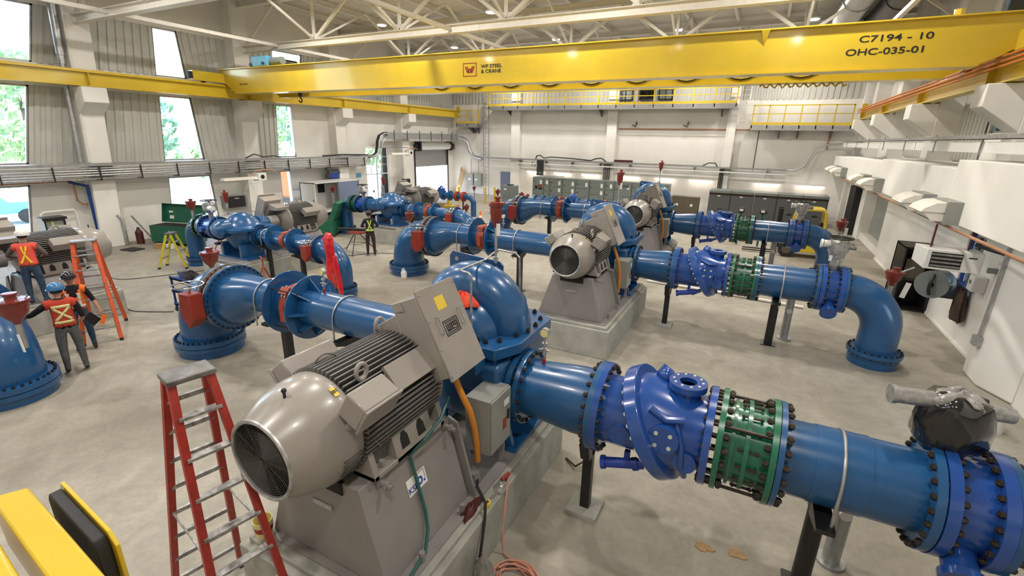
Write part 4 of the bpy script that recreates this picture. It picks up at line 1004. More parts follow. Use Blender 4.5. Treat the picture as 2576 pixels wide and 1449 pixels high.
# ------------------------------------------------------------------ red air valves on standpipes
def air_valve(label, x, y, zc, wd, foot=0.0, lean=None):
    e = th('air_valve', label, 'air valve', (x, y, foot)); r = wd/2
    z0 = zc-wd*.55
    P('standpipe', MB().cyl((x, y, foot), (x, y, z0+.05), .045, 12), galv, e)
    P('pot', MB().lathe([(0, .05), (.04, .06), (wd*.2, r*.45), (wd*.42, r*.78), (wd*.75, r*.9), (wd*.8, r), (wd*.88, r)], (x, y, z0), (0, 0, 1), 28), airred, e)
    P('lid', MB().lathe([(0, r), (wd*.05, r), (wd*.08, r*.35), (wd*.2, r*.3), (wd*.22, r*.42), (wd*.3, r*.42), (wd*.32, 0.01)], (x+.02, y, z0+wd*.88), (0, 0, 1), 24), airred, e)
    n = 8; mb = MB()
    for i in range(n):
        a = 2*PI*i/n; mb.cyl((x+r*.88*math.cos(a), y+r*.88*math.sin(a), z0+wd*.92), (x+r*.88*math.cos(a), y+r*.88*math.sin(a), z0+wd*.98), wd*.03, 6)
    P('lid_bolt', mb, alum, e)
    return e
e = air_valve('large red air valve at the left edge with white hang tag, beside the cropped elbow', -10.22, 2.64, 1.86, .44, 1.2)
P('hang_tag', MB().cbox((-10.12, 2.58, 1.32), (.09, .01, .3), (R(-12), 'Y')), paper, e)
air_valve('red air valve behind the nearest suction elbow, above the blue tool cart', -12.1, 6.85, 1.56, .44)
air_valve('red air valve on a post in front of the farthest left-hand pump plinth', -12.25, 14.9, 1.55, .38)
air_valve('red air valve on a standpipe behind the middle suction elbow and its pipes', -13.4, 20.9, 1.1, .33)
air_valve('red air valve beside the traffic cones and yellow bollards in the distance', -14.35, 26.0, 1.4, .34)
air_valve('smallest red air valve beside the yellow bollards at the far end', -17.3, 28.0, 1.3, .26)
air_valve('pale red air valve against the bright window beside the far green tool chest', -19.9, 10.9, 1.85, .38)
air_valve('red air valve in front of the pale display case at left', -19.7, 17.9, 1.9, .32)
air_valve('dark red air valve just behind the farthest right-hand suction elbow', -13.2, 27.0, 1.2, .34)
e = air_valve('red air valve with white tag in front of the black cabinet at right', 3.05, 13.2, 1.75, .36)
P('hang_tag', MB().cbox((3.3, 13.1, 1.5), (.1, .01, .36), (R(10), 'Y')), paper, e)
P('valve_arm', MB().cyl((3.05, 13.2, 1.8), (3.4, 13.3, 2.0), .02, 6), alum, e)
e = air_valve('red air valve with white tag behind the forklift by the right wall', 2.85, 20.4, 1.85, .38)
P('hang_tag', MB().cbox((3.0, 20.2, 1.65), (.1, .01, .3)), paper, e)

# ------------------------------------------------------------------ gauges, tubing and loose things round the nearest pump
def gauge(label, x, y, z, h):
    e = th('pressure_gauge', label, 'gauge', (x, y, z))
    P('stem', MB().cyl((x, y, z-.02), (x, y, z+h-.06), .014, 8).cyl((x, y, z+h*.3), (x, y, z+h*.5), .03, 8).cyl((x, y, z+h*.6), (x, y, z+h*.68), .035, 8), alum, e)
    P('valve_red', MB().cyl((x, y, z-.03), (x, y, z+.07), .024, 8), logored, e)
    P('valve_lever', MB().box(x-.07, x+.07, y-.012, y+.012, z+h*.42, z+h*.46), alum, e)
    P('dial', MB().cyl((x, y-.03, z+h), (x, y+.03, z+h), .06, 20), alum, e); P('dial_face', MB().cyl((x+.0, y-.033, z+h), (x, y-.03, z+h), .05, 20), cream, e)
ox, oy = OA[0], OA[1]
gauge('round pressure gauge on a stem at the pump end of the nearest discharge pipe', ox+1.05, oy, 1.56+.36, .42)
gauge('round pressure gauge on a stem above the nearest suction pipe coupling', ox-3.45, oy+.6, 1.6+.335, .38)
gauge('small pressure gauge above the suction coupling of the middle pump set', OB[0]-3.45, OB[1]+.6, 1.6+.335, .38)
e = T1('seal_water_tube', MB().tube([(-2.83, 4.5, 2.2), (-2.83, 4.5, 3.0), (-2.84, 4.51, 3.06), (-2.88, 4.53, 3.08), (-3.03, 4.6, 3.07), (-3.06, 4.64, 3.07), (-3.1, 5.3, 3.05), (-3.24, 5.86, 3.05), (-3.22, 5.9, 3.05), (-2.95, 5.9, 3.03), (-2.89, 5.9, 2.98), (-2.85, 5.9, 1.9)], .014, 8), alum,
   'bent steel seal-water tube arching over the nearest blue pump', 'tube')
# red cloth on the casing
mb = MB(); rgs = []
cx, cy, cz = ox+.1, oy-.12, 2.68
def crumple(mb, c, rx, ry, h, seed, n=28, m=7):
    rnd = random.Random(seed); ph = [rnd.uniform(0, 6.28) for _ in range(6)]; rgs = []
    for i in range(m+1):
        t = i/m; row = []
        for j in range(n):
            a = 2*PI*j/n
            k = 1+.22*math.sin(3*a+ph[0])+.14*math.sin(5*a+ph[1]+t*3)+.08*math.sin(9*a+ph[2])
            zz = h*(1-t*t)*(1+.25*math.sin(4*a+ph[3]+t*4))
            row.append(V(c)+V((rx*k*t, 0, 0))*math.cos(a)+V((0, ry*k*t, 0))*math.sin(a)+V((0, 0, zz)))
        rgs.append(row)
    low = [p-V((0, 0, p.z-c[2]+.0)) if False else p-V((0, 0, .03)) for p in rgs[-1]]
    rgs.append(low); return mb.rings(rgs, True, True, True)
T1('red_rag', crumple(MB(), (ox-.02, oy-.22, 2.62), .2, .13, .12, 3), clothred, 'crumpled bright red rag lying on the blue pump casing', 'rag', ang=60)
# sticker on the pedestal and teal hose
ped = UA['pedestal']
q0 = V((ox+.66, oy-1.95, 1.0)); upv = V((-.255, 0, 1.03)).normalized()
# pedestal side plane: (.70,z=.74) -> (.46,z=1.78)
def side(y, z, off=.003):
    s = (z-.74)/.96; return V((ox+.72-.26*s+off, oy+y, z))
stz = V((-.26, 0, .96)).normalized()
Ms = frame(side(-1.93, 1.36), (0, 1, 0), stz)
BASE[ped] = V(ped.location)
P('maker_sticker', MB().box(-.14, .14, -.085, .085, 0, .002, Ms), paper, ped)
cat_text('sticker_letters', 'KSB', logoblue, ped, .085, Ms @ Matrix.Translation((-.065, -.035, .003)), sx=1.0)
cat_text('sticker_letters', 'b.', logoblue, ped, .17, Ms @ Matrix.Translation((.06, .0, .003)))
P('sticker_mark', MB().box(.02, .12, .068, .074, 0, .004, Ms).box(.114, .12, -.03, .07, 0, .004, Ms).box(.02, .026, .03, .07, 0, .004, Ms), hoseg, ped)
pts = [(ox+.55, oy-1.35, 2.0), (ox+.62, oy-1.6, 1.9), (ox+.6, oy-1.85, 1.8)]+[tuple(side(-1.95, z, .03)) for z in (1.66, 1.5, 1.25, 1.05)]+[tuple(side(-2.0, .92, .05)), (ox+.80, oy-2.15, .80), (ox+.84, oy-2.5, .78), (ox+.82, oy-2.95, .76)]
T1('teal_hose', MB().tube(pts, .017, 8), teal, 'teal hose hanging down the side of the nearest motor pedestal', 'hose')
# black flexible cable with connector
T1('black_cable', MB().tube([(ox+.68, oy-.98, .80), (ox+.8, oy-1.2, .86), (ox+.97, oy-1.3, .78), (ox+1.02, oy-1.4, .66), (ox+1.04, oy-1.5, .42), (ox+1.05, oy-1.56, .28)], .017, 8), printk, 'short black cable drooping over the edge of the nearest plinth', 'cable')
# tape, gloves, bag on the plinth
T1('tape_measure', MB().lathe([(0, .03), (0, .055), (.05, .055), (.05, .03)], (ox+.93, oy-1.22, .665), (0, 0, 1), 24, False), stickery, 'small yellow tape roll on the plinth edge under the black cable', 'tape')
T1('work_glove', crumple(MB(), (ox+.86, oy-1.42, .75), .06, .17, .07, 5, 24, 5), maroon, 'dark red work glove lying on the plinth beside the pedestal corner', 'glove', ang=60)
T1('plastic_pouch', crumple(MB(), (ox+.93, oy-.92, .69), .07, .16, .06, 8, 24, 5), plasticclr, 'clear plastic pouch lying on the plinth edge beside the control box', 'bag', ang=60)
T1('red_tool', MB().tube([(ox+.93, oy-.86, .75), (ox+.96, oy-.72, .755)], .022, 8), logored, 'small red-handled tool poking from the clear pouch', 'tool')
pts = [(ox+.95, oy-.7, .74), (ox+1.02, oy-.9, .6), (ox+1.08, oy-1.1, .3), (ox+1.12, oy-1.15, .03)]
for k in range(1, 70):
    a = k*.5; rr = .14+.1*abs(math.sin(k*.19)); pts.append((ox+1.42+rr*1.15*math.cos(a), oy-1.42+rr*math.sin(a), .02+.001*k))
T1('air_hose', MB().tube(pts, .011, 6), pinkhose, 'coiled salmon pink air hose on the floor beside the nearest plinth', 'hose')
mb = MB(); rgs = []
for i, (t, rr) in enumerate(((0, .02), (.04, .08), (.2, .12), (.4, .1), (.5, .05), (.56, .02))):
    rgs.append([(ox+1.2+rr*math.cos(2*PI*j/16)*(1+.25*math.sin(3*j+i)), oy-1.72+rr*.7*math.sin(2*PI*j/16)*(1+.2*math.sin(2*j+i)), .0+t) for j in range(16)])
T1('plastic_bag', mb.rings(rgs), plasticclr, 'clear plastic bag hanging by the coiled pink hose against the plinth', 'bag', ang=60)
T1('pencil_box_cap', MB().cyl((ox+1.05, oy-1.56, .2), (ox+1.05, oy-1.57, .3), .03, 10), galv, 'metal connector on the end of the drooping black cable', 'connector')
# paint pot on the plinth corner
e = th('paint_pot', 'cream paint pot with yellow inside standing on the nearest plinth corner', 'paint pot', (ox-.82, oy-2.68, .66))
P('pot', MB().lathe([(0, .01), (0, .075), (.17, .095), (.19, .095), (.185, .085), (.03, .07), (.03, .01)], (ox-.82, oy-2.68, .722), (0, 0, 1), 24, False), cream, e)
P('paint_film', MB().cyl((ox-.82, oy-2.68, .8), (ox-.82, oy-2.68, .805), .076, 20), stickery, e)
P('label_band', MB().lathe([(0, .0855), (.06, .0925)], (ox-.82, oy-2.68, .79), (0, 0, 1), 24, False), logored, e)
# black plastic over the nearest discharge valve actuator
vx, vy = ox+4.95, oy+.12
e = th('wrapped_actuator', 'valve actuator wrapped in black plastic film on the nearest discharge valve', 'actuator', (vx, vy, 1.96))
mb = MB(); rgs = []
for i, (z, rx, ry) in enumerate(((1.98, .1, .1), (2.01, .2, .18), (2.1, .27, .22), (2.28, .28, .23), (2.42, .25, .22), (2.5, .22, .2), (2.53, .12, .12))):
    rgs.append([(vx+rx*(1+.1*math.sin(5*a+i))*math.cos(a), vy+ry*(1+.1*math.sin(4*a+2*i))*math.sin(a), z+.02*math.sin(6*a)) for a in [2*PI*j/32 for j in range(32)]])
P('black_film', mb.rings(rgs), plasticblk, e, ang=70)
P('grey_film', crumple(MB(), (vx, vy, 2.5), .19, .17, .08, 12, 32, 6), plasticclr, e, ang=70)
P('actuator_motor', MB().cyl((vx-.18, vy-.05, 2.46), (vx-.46, vy-.1, 2.46), .075, 18).cyl((vx-.46, vy-.1, 2.46), (vx-.5, vy-.107, 2.46), .085, 18), alum, e)
P('switch_housing', MB().cyl((vx+.15, vy+.05, 2.4), (vx+.42, vy+.12, 2.38), .07, 16), alum, e)
P('neck', MB().cyl((vx, vy-.05, 1.9), (vx, vy, 2.05), .09, 16), boltm, e)
# drips and scrap on the floor
T1('pipe_scrap', MB().tube([(-1.95, 5.75, .02), (-1.75, 5.6, .05), (-1.62, 5.75, .12), (-1.5, 5.6, .03)], .016, 6), maroon, 'rusty bent pipe scrap on the floor beside the nearest plinth end', 'scrap')
for (x, y, l) in ((.08, 5.02, 'left one of two torn cardboard scraps on the floor'), (.44, 5.1, 'right one of two torn cardboard scraps on the floor')):
    T1('cardboard_scrap', crumple(MB(), (x, y, .012), .1, .07, .012, int(x*100), 14, 2), wood, l, 'cardboard', 'cardboard scraps')

# ------------------------------------------------------------------ ladders
def ladder(label, cat, C, ang, h, wtop, wbot, spread, steps, railm, stepm, capm, cw=.16, rear=True, flip=1, rw_=.075):
    """step ladder: C is the floor centre, ang turns it; front faces local +x"""
    T = Matrix.Translation(C) @ Matrix.Rotation(ang, 4, 'Z')
    e = th('step_ladder', label, cat, C)
    lp = lambda s, z, f: T @ V((f*(spread/2)*(1-z/h)+f*.05, s*(wbot+(wtop-wbot)*z/h)/2, z))
    for f, nm in ((1, 'front_rail'), (-1, 'rear_rail')):
        for s in (-1, 1):
            P(nm, MB().bar(lp(s, .03, f), lp(s, h-.04, f), .03, rw_), railm, e)
            P('rail_foot', MB().cbox(lp(s, .03, f), (.08, .06, .06), Matrix.Rotation(ang, 4, 'Z')), rubber, e)
    for i in range(1, steps+1):
        z = h*i/(steps+1)
        P('step', MB().bar(lp(-1, z, 1), lp(1, z, 1), .075, .022), stepm, e)
        if rear: P('rear_brace', MB().bar(lp(-1, z+.05, -1), lp(1, z+.05, -1), .03, .04), stepm, e)
    P('top_cap', MB().box(-.12, .12, -wtop/2-.04, wtop/2+.04, h-.045, h, T), capm, e, bevel=.01)
    for s in (-1, 1):
        P('spreader_bar', MB().bar(lp(s, h*.5, 1), lp(s, h*.47, -1), .012, .02), stepm, e)
    return e
e = ladder('tall red step ladder with aluminium steps in the left foreground', 'ladder', (-3.76, 1.8, 0), R(-13), 2.82, .26, .62, 1.55, 8, ladred, alumd, capd, rw_=.06)
ladder('orange-red step ladder standing beside the worker in the white helmet', 'ladder', (-13.3, 4.85, 0), R(-28), 2.25, .36, .66, 1.35, 6, ladorange, alum, alum)
ladder('short yellow step ladder on the floor left of the nearest suction elbow', 'ladder', (-18.0, 9.0, 0), R(35), 1.25, .3, .5, .8, 3, ladyel, alum, cabdark)

# ------------------------------------------------------------------ left wall services
e = th('cable_tray', 'long bundle of galvanised conduits and tray along the window wall', 'cable tray', (-23.05, 11, 2.8))
P('tray_cover', MB().box(-23.32, -22.86, -6.5, 24.2, 3.28, 3.38), galv, e)
for i, z in enumerate((3.2, 3.11, 3.02, 2.93)):
    P('conduit', MB().cyl((-22.95, -6.5, z), (-22.95, 24.2, z), .036, 8), galv, e)
P('tray_floor', MB().box(-23.3, -22.98, -6.5, 24.2, 2.78, 2.84), alum, e)
for i in range(22):
    y = -6.2+i*1.42; P('hanger_bracket', MB().box(-22.9, -22.87, y-.02, y+.02, 2.75, 3.3).box(-23.34, -22.88, y-.02, y+.02, 2.74, 2.77), boltm, e)
pts = [(-23.1, 24.2, 3.3), (-23.1, 24.6, 3.32), (-23.1, 24.95, 3.5), (-23.1, 25.1, 3.9), (-23.1, 25.15, 4.25), (-23.1, 25.35, 4.6), (-23.1, 25.75, 4.75), (-23.1, 26.2, 4.77)]
P('bend_rail', MB().tube([V(p)+V((.16, 0, 0)) for p in pts], .05, 6).tube([V(p)+V((.16, .28, -.2 if i > 3 else .0)) for i, p in enumerate(pts)], .04, 6), galv, e)
P('cable_bundle', MB().tube(pts, [.1]*8, 8).tube([V(p)+V((-.05, .12, 0)) for p in pts], .08, 8).tube([(-23.1, 20.5, 3.42), (-23.1, 22, 3.46), (-23.1, 24.2, 3.4)], .05, 6).tube([(-23.0, 15.6, 3.42), (-23.05, 16.1, 3.6), (-23.0, 16.6, 3.45), (-23, 17.1, 3.5), (-23, 17.6, 3.42)], .03, 6), black, e)
P('upper_tray', MB().box(-23.3, -22.9, 26.0, 34.6, 4.42, 4.85), galv, e)
for i in range(6): P('hanger_bracket', MB().box(-22.9, -22.87, 26.6+i*1.4, 26.66+i*1.4, 4.3, 5.0), cabdark, e)
P('drop_bend', MB().tube([(-23.1, 34.6, 4.6), (-22.6, 34.85, 4.5), (-22.2, 34.9, 4.2), (-22.0, 34.9, 3.6), (-21.6, 34.9, 3.1), (-20.8, 34.9, 2.95)], .16, 8), galv, e)
T1('rain_leader', MB().cyl((-23.45, 9.1, 3.4), (-23.45, 9.27, 6.9), .085, 14).cyl((-23.45, 9.27, 6.9), (-23.45, 9.29, 7.2), .11, 14).cyl((-23.45, 9.29, 7.2), (-23.45, 9.5, 10.7), .13, 14), galv, 'grey roof drain pipe running down beside the first left wall column', 'pipe')
T1('conduit', MB().cyl((-23.32, 9.32, 3.4), (-23.32, 9.7, 10.6), .035, 8), whitep, 'thin white conduit running up the first left wall column', 'pipe')
T1('blue_pipe', MB().cyl((-23.55, 9.15, .2), (-23.55, 9.15, 2.55), .06, 10).cyl((-23.55, 9.3, 1.6), (-23.55, 9.3, 2.72), .05, 10).cyl((-23.55, 9.15, 2.5), (-23.55, 8.6, 2.68), .05, 10), bluepipe, 'dark blue pipes dropping beside the first left wall column', 'pipe')
T1('rust_pipe', MB().tube([(-23.7, 6.6, 2.7), (-23.7, 8.75, 2.72), (-23.7, 8.8, 2.6), (-23.7, 8.8, 1.95), (-23.7, 8.95, 1.8), (-23.7, 9.1, 1.78)], .035, 8), copper, 'rust coloured pipe with a drop under the left cable tray', 'pipe')
T1('goose_neck_pipe', MB().tube([(-23.3, 9.95, .05), (-23.3, 9.95, 1.1), (-23.35, 9.85, 1.25), (-23.55, 9.75, 1.2)], .06, 10), galv, 'grey goose-neck pipe standing at the foot of the first left wall column', 'pipe')
T1('angle_brace', MB().bar((-23.3, 10.3, 1.2), (-22.6, 10.7, .03), .05), alum, 'grey plank leaning at the left wall beside the column', 'plank')
e = th('red_cylinder', 'dark red cylinder standing under the leaning plank at left', 'cylinder', (-23.2, 10.4, 0))
P('body', MB().lathe([(0, .14), (.5, .14), (.62, .06), (.7, .05)], (-23.2, 10.4, 0), (0, 0, 1), 16), maroon, e)
e = th('guard_frame', 'white pipe guard frame on the left wall behind the first worker', 'frame', (-23.6, 7.9, 0))
P('frame', MB().tube([(-23.7, 7.6, 0.0), (-23.7, 7.6, 1.55), (-23.7, 7.7, 1.62), (-23.7, 8.6, 1.62), (-23.7, 8.65, 1.55), (-23.7, 8.65, 0)], .045, 8), whiteb, e)
e = th('glass_case', 'small black framed glass case behind the first worker', 'case', (-22.6, 7.6, 0))
P('frame', MB().box(-22.85, -22.35, 7.2, 7.25, .0, 1.5).box(-22.85, -22.35, 7.75, 7.8, .0, 1.5).box(-22.9, -22.3, 7.15, 7.85, 1.5, 1.58), black, e)
P('panel', MB().box(-22.8, -22.4, 7.25, 7.75, .1, 1.45), panelgrey, e)
P('yellow_strip', MB().box(-22.39, -22.36, 7.4, 7.45, .1, 1.45), lime, e)

def wall_unit(label, x, y, z):   # ceiling hung gas heater with long reflector
    e = th('unit_heater', label, 'heater', (x, y, z))
    P('reflector', MB().prism([(x-.2, y-1.2, z), (x+.2, y-1.2, z), (x+.1, y-1.2, z+.12), (x-.1, y-1.2, z+.12)], (0, 1.7, 0)), whitep, e)
    P('burner_box', MB().box(x-.22, x+.22, y+.5, y+.95, z-.1, z+.28), whiteb, e, bevel=.02)
    P('fan_outlet', MB().cyl((x+.22, y+.72, z+.1), (x+.24, y+.72, z+.1), .1, 16), black, e)
    P('gas_line', MB().tube([(x+.1, y+.3, z+.2), (x+.1, y+.5, z+.4), (x+.1, y+1.3, z+.42), (x+.1, y+1.6, z+.3)], .025, 6), copper, e)
    P('wall_arm', MB().bar((-24.0, y-.6, z+.45), (x, y-.6, z+.45), .05).bar((-24.0, y+.7, z+.45), (x, y+.7, z+.45), .05), galv, e); P('hanger', MB().cyl((x, y-.6, z+.1), (x, y-.6, z+.45), .012, 6).cyl((x, y+.7, z+.28), (x, y+.7, z+.45), .012, 6), galv, e)
wall_unit('white tube heater under the left cable tray above the green tool chest', -22.3, 15.0, 2.45)
wall_unit('white tube heater hung in front of the overhead door', -22.5, 26.9, 3.4)
def monitor(label, y, z, sx=.5, sz=.4):
    e = th('wall_box', label, 'cabinet', (-23.7, y, z))
    P('shell', MB().box(-24, -23.5, y-sx, y+sx, z, z+sz*1.6), panelgrey, e, bevel=.01)
    P('glass_front', MB().box(-23.5, -23.48, y-sx+.04, y+sx-.04, z+.04, z+sz*1.6-.04), black, e)
    P('badge', MB().box(-23.478, -23.474, y-.1, y+.15, z+sz*1.15, z+sz*1.3), alum, e)
monitor('small wall cabinet with dark glass front beside the slanted window', 15.1, .95)
e = th('wall_light', 'tilted dark floodlight on the left wall above the pale display case', 'lamp', (-23.5, 21.4, 2.0))
P('head', MB().cbox((-23.4, 21.4, 2.3), (.3, .8, .5), (R(25), 'Y')), cabdark, e, bevel=.02); P('lens', MB().cbox((-23.25, 21.4, 2.22), (.02, .6, .36), (R(25), 'Y')), logoblue, e); P('arm', MB().bar((-23.98, 21.4, 2.6), (-23.5, 21.4, 2.4), .06), black, e)
e = th('display_case', 'pale blue open-fronted display case against the left wall', 'case', (-22.6, 20.6, 0))
P('shell', MB().box(-23.3, -23.24, 18.8, 22.2, .3, 2.0).box(-23.3, -22.1, 18.8, 18.86, .3, 2.0).box(-23.3, -22.1, 22.14, 22.2, .3, 2.0).box(-23.3, -22.1, 18.8, 22.2, 1.96, 2.02).box(-23.3, -22.1, 18.8, 22.2, .3, .36), whiteb, e)
P('window_pane', MB().box(-22.12, -22.1, 20.6, 22.1, .4, 1.95), doorblue, e); P('frame_bar', MB().box(-22.13, -22.09, 20.5, 20.58, .3, 2.0).box(-22.13, -22.09, 22.12, 22.2, .3, 2.0), cabgrey, e)
P('notice', MB().box(-23.23, -23.22, 20.0, 20.5, 1.3, 1.8), printk, e); P('stand', MB().box(-23.2, -23.1, 18.9, 19, 0, .3).box(-23.2, -23.1, 22, 22.1, 0, .3).box(-22.3, -22.2, 18.9, 19, 0, .3).box(-22.3, -22.2, 22, 22.1, 0, .3), cabgrey, e)
T1('round_wall_dial', MB().cyl((-24, 15.9, 2.3), (-23.93, 15.9, 2.3), .14, 20), whiteb, 'round white dial on the left wall', 'dial')
e = th('vertical_duct', 'grey square riser pipe beside the glazed door', 'pipe', (-23.7, 28.4, 1.6))
P('riser', MB().box(-23.9, -23.6, 28.25, 28.55, 1.5, 4.4), galv, e); P('disconnect', MB().box(-23.5, -23.2, 27.9, 28.5, .9, 1.6), black, e)
T1('blue_notice', MB().box(-24, -23.98, 23.9, 24.35, 1.9, 2.2), bluebox, 'small blue sign on the left wall beside the glazed door', 'sign')

# gang boxes
def gang(label, C, ang, L=1.5, W=.75, lid=100, logo=True):
    T = Matrix.Translation(C) @ Matrix.Rotation(ang, 4, 'Z')
    e = th('tool_chest', label, 'tool chest', C)
    P('chest', MB().box(-L/2, L/2, -W/2, W/2, .12, .82, T), gboxgreen, e, bevel=.015)
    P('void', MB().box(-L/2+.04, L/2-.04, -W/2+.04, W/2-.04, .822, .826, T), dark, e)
    P('skid', MB().box(-L/2+.1, -L/2+.25, -W/2, W/2, 0, .12, T).box(L/2-.25, L/2-.1, -W/2, W/2, 0, .12, T), gboxgreen, e)
    TL = T @ Matrix.Translation((0, W/2, .84)) @ Matrix.Rotation(R(-lid), 4, 'X')
    ld_ = P('lid', MB().box(-L/2-.01, L/2+.01, -W, 0, 0, .05, TL).box(-L/2-.01, -L/2+.01, -W, 0, -.16, 0, TL).box(L/2-.01, L/2+.01, -W, 0, -.16, 0, TL).box(-L/2, L/2, -W, -W+.02, -.16, 0, TL), gboxgreen, e)
    P('lid_notice', MB().box(-L*.38, -L*.27, -.3, -.16, -.006, -.001, TL).box(-L*.4, -L*.3, -.5, -.42, -.006, -.001, TL), paper, ld_)
    if logo:
        P('badge', MB().prism([T @ V(p) for p in ((-.1, -W/2-.004, .62), (-.05, -W/2-.004, .57), (0, -W/2-.004, .62), (-.05, -W/2-.004, .67))], T.to_3x3() @ V((0, .003, 0))).box(.04, .36, -W/2-.004, -W/2, .6, .64, T), alum, e)
        P('side_handle', MB().box(-L/2-.03, -L/2, -.12, .12, .5, .54, T), black, e)
    return e
gang('open dark green tool chest under the slanted window at left', (-21.75, 11.2, 0), R(16), 2.0, .8, 102)
gang('open green tool chest beside the middle left-hand motor', (-18.1, 16.1, 0), R(-62), 1.45, .8, 112)
# floor clutter at left
for i, (x, y, s, m_, l) in enumerate(((-21.6, 10.3, .3, wood, 'cardboard box on the floor below the far green tool chest'), (-21.2, 10.5, .22, paper, 'white carton below the far green tool chest'))):
    T1('carton', MB().cbox((x, y, .1), (s, s*.8, .2), (R(20), 'Z')), m_, l, 'box')
T1('floor_mat', MB().cbox((-22.2, 9.6, .02), (.7, .5, .04), (R(10), 'Z')), rubber, 'black rubber mat on the floor by the left wall column', 'mat')
def stand(label, x, y, h=.75, m_=None, r=.3):
    e = th('pipe_stand', label, 'stand', (x, y, 0)); m_ = m_ or rubred
    for k in range(3):
        a = R(90)+2*PI*k/3; P('leg', MB().bar((x, y, h*.75), (x+r*math.cos(a), y+r*math.sin(a), .02), .03), m_, e)
    P('column', MB().cyl((x, y, h*.45), (x, y, h), .022, 8), m_, e); P('saddle', MB().prism([(x-.1, y, h), (x, y, h-.05), (x+.1, y, h), (x+.12, y, h+.06), (x, y, h), (x-.12, y, h+.06)], (0, .03, 0)), m_, e)
stand('red pipe stand under the flanges of the middle left-hand discharge valve', -18.9, 11.2)
stand('second red pipe stand to the right under the same discharge valve', -17.6, 11.0)
stand('red pipe stand in front of the middle left-hand plinth', -13.2, 9.0, .95)
T1('pipe_offcut', MB().cyl((-12.35, 9.5, .07), (-11.9, 9.62, .07), .07, 14), rubred, 'short dark red pipe piece on the floor near the stand', 'pipe')
# tripod vice with a black pipe
e = th('tripod_vice', 'orange-topped tripod pipe vice beside the worker with crossed lime tapes', 'tripod', (-14.2, 13.9, 0))
for (fx, fy) in ((-15.0, 14.05), (-13.95, 13.35), (-13.7, 14.5)):
    P('leg', MB().cyl((-14.25+.12*(fx+14.25), 13.95+.12*(fy-13.95), .84), (fx, fy, .01), .018, 8), black, e)
P('brace_ring', MB().tube([(-14.7, 14.0, .4), (-14.08, 13.62, .4), (-13.95, 14.25, .4)], .012, 6, closed=True), black, e)
P('tray', MB().box(-14.55, -13.9, 13.75, 14.15, .82, .87), rubred, e)
T1('black_pipe', MB().cyl((-14.95, 13.7, .97), (-13.75, 14.0, .99), .06, 14), black, 'black pipe length lying across the tripod vice', 'pipe')
# red plastic film hung on an elbow
mb = MB(); rgs = []
for i, (x, y, z, r) in enumerate(((-10.36, 9.1, 1.98, .09), (-10.34, 9.06, 1.9, .16), (-10.3, 9.06, 1.6, .15), (-10.28, 9.05, 1.3, .13), (-10.26, 9.05, .95, .2), (-10.2, 9.05, .6, .17), (-10.15, 9.05, .5, .03))):
    rgs.append([(x+r*(1+.35*math.sin(5*a+i*1.3))*math.cos(a), y+.55*r*(1+.3*math.sin(4*a+i))*math.sin(a), z+.05*math.sin(3*a+i)) for a in [2*PI*j/30 for j in range(30)]])
T1('red_film', mb.rings(rgs), plasticred, 'crumpled red plastic film draped over the middle left-hand suction elbow', 'plastic film', ang=70)
mb = MB(); rgs = []
for i, (x, y, z, r) in enumerate(((-10.08, 9.0, 1.4, .05), (-10.02, 8.98, 1.0, .09), (-9.95, 8.98, .6, .1), (-9.9, 8.98, .02, .06))):
    rgs.append([(x+r*(1+.35*math.sin(4*a+i*1.3))*math.cos(a), y+.5*r*math.sin(a), z+.04*math.sin(3*a+i)) for a in [2*PI*j/20 for j in range(20)]])
T1('red_film', mb.rings(rgs), plasticred, 'long hanging tail of red plastic film right of the draped one', 'plastic film', ang=70)
# tool cart
e = th('tool_cart', 'dark blue tool cart behind the nearest suction gearbox', 'cart', (-13.2, 6.7, 0))
cxx, cyy = -13.0, 6.75
for dx in (-.42, .42):
    for dy in (-.24, .24):
        P('post', MB().box(cxx+dx-.02, cxx+dx+.02, cyy+dy-.02, cyy+dy+.02, .12, .95), bluepipe, e)
        P('caster', MB().cyl((cxx+dx, cyy+dy-.02, .06), (cxx+dx, cyy+dy+.02, .06), .06, 12), rubber, e)
for z in (.18, .55, .9): P('shelf', MB().box(cxx-.45, cxx+.45, cyy-.27, cyy+.27, z, z+.03).box(cxx-.45, cxx+.45, cyy-.27, cyy-.25, z, z+.08), bluepipe, e)
T1('shop_rag', crumple(MB(), (cxx+.12, cyy, .96), .25, .18, .16, 21), dark, 'dark rag heaped on top of the blue tool cart', 'rag', ang=60)
T1('steel_bucket', MB().lathe([(0, .1), (.16, .13), (.16, .12), (.02, .09)], (cxx-.28, cyy, .93), (0, 0, 1), 20, False), galv, 'small metal bucket on top of the blue tool cart', 'bucket')
T1('angle_grinder', MB().cyl((-15.0, 7.9, .06), (-14.6, 7.75, .07), .05, 10).cyl((-14.6, 7.75, .02), (-14.6, 7.75, .12), .1, 14).cyl((-15.35, 8.1, .04), (-15.0, 7.9, .06), .03, 8), rubred, 'red power tool lying on the floor left of the tool cart', 'power tool')
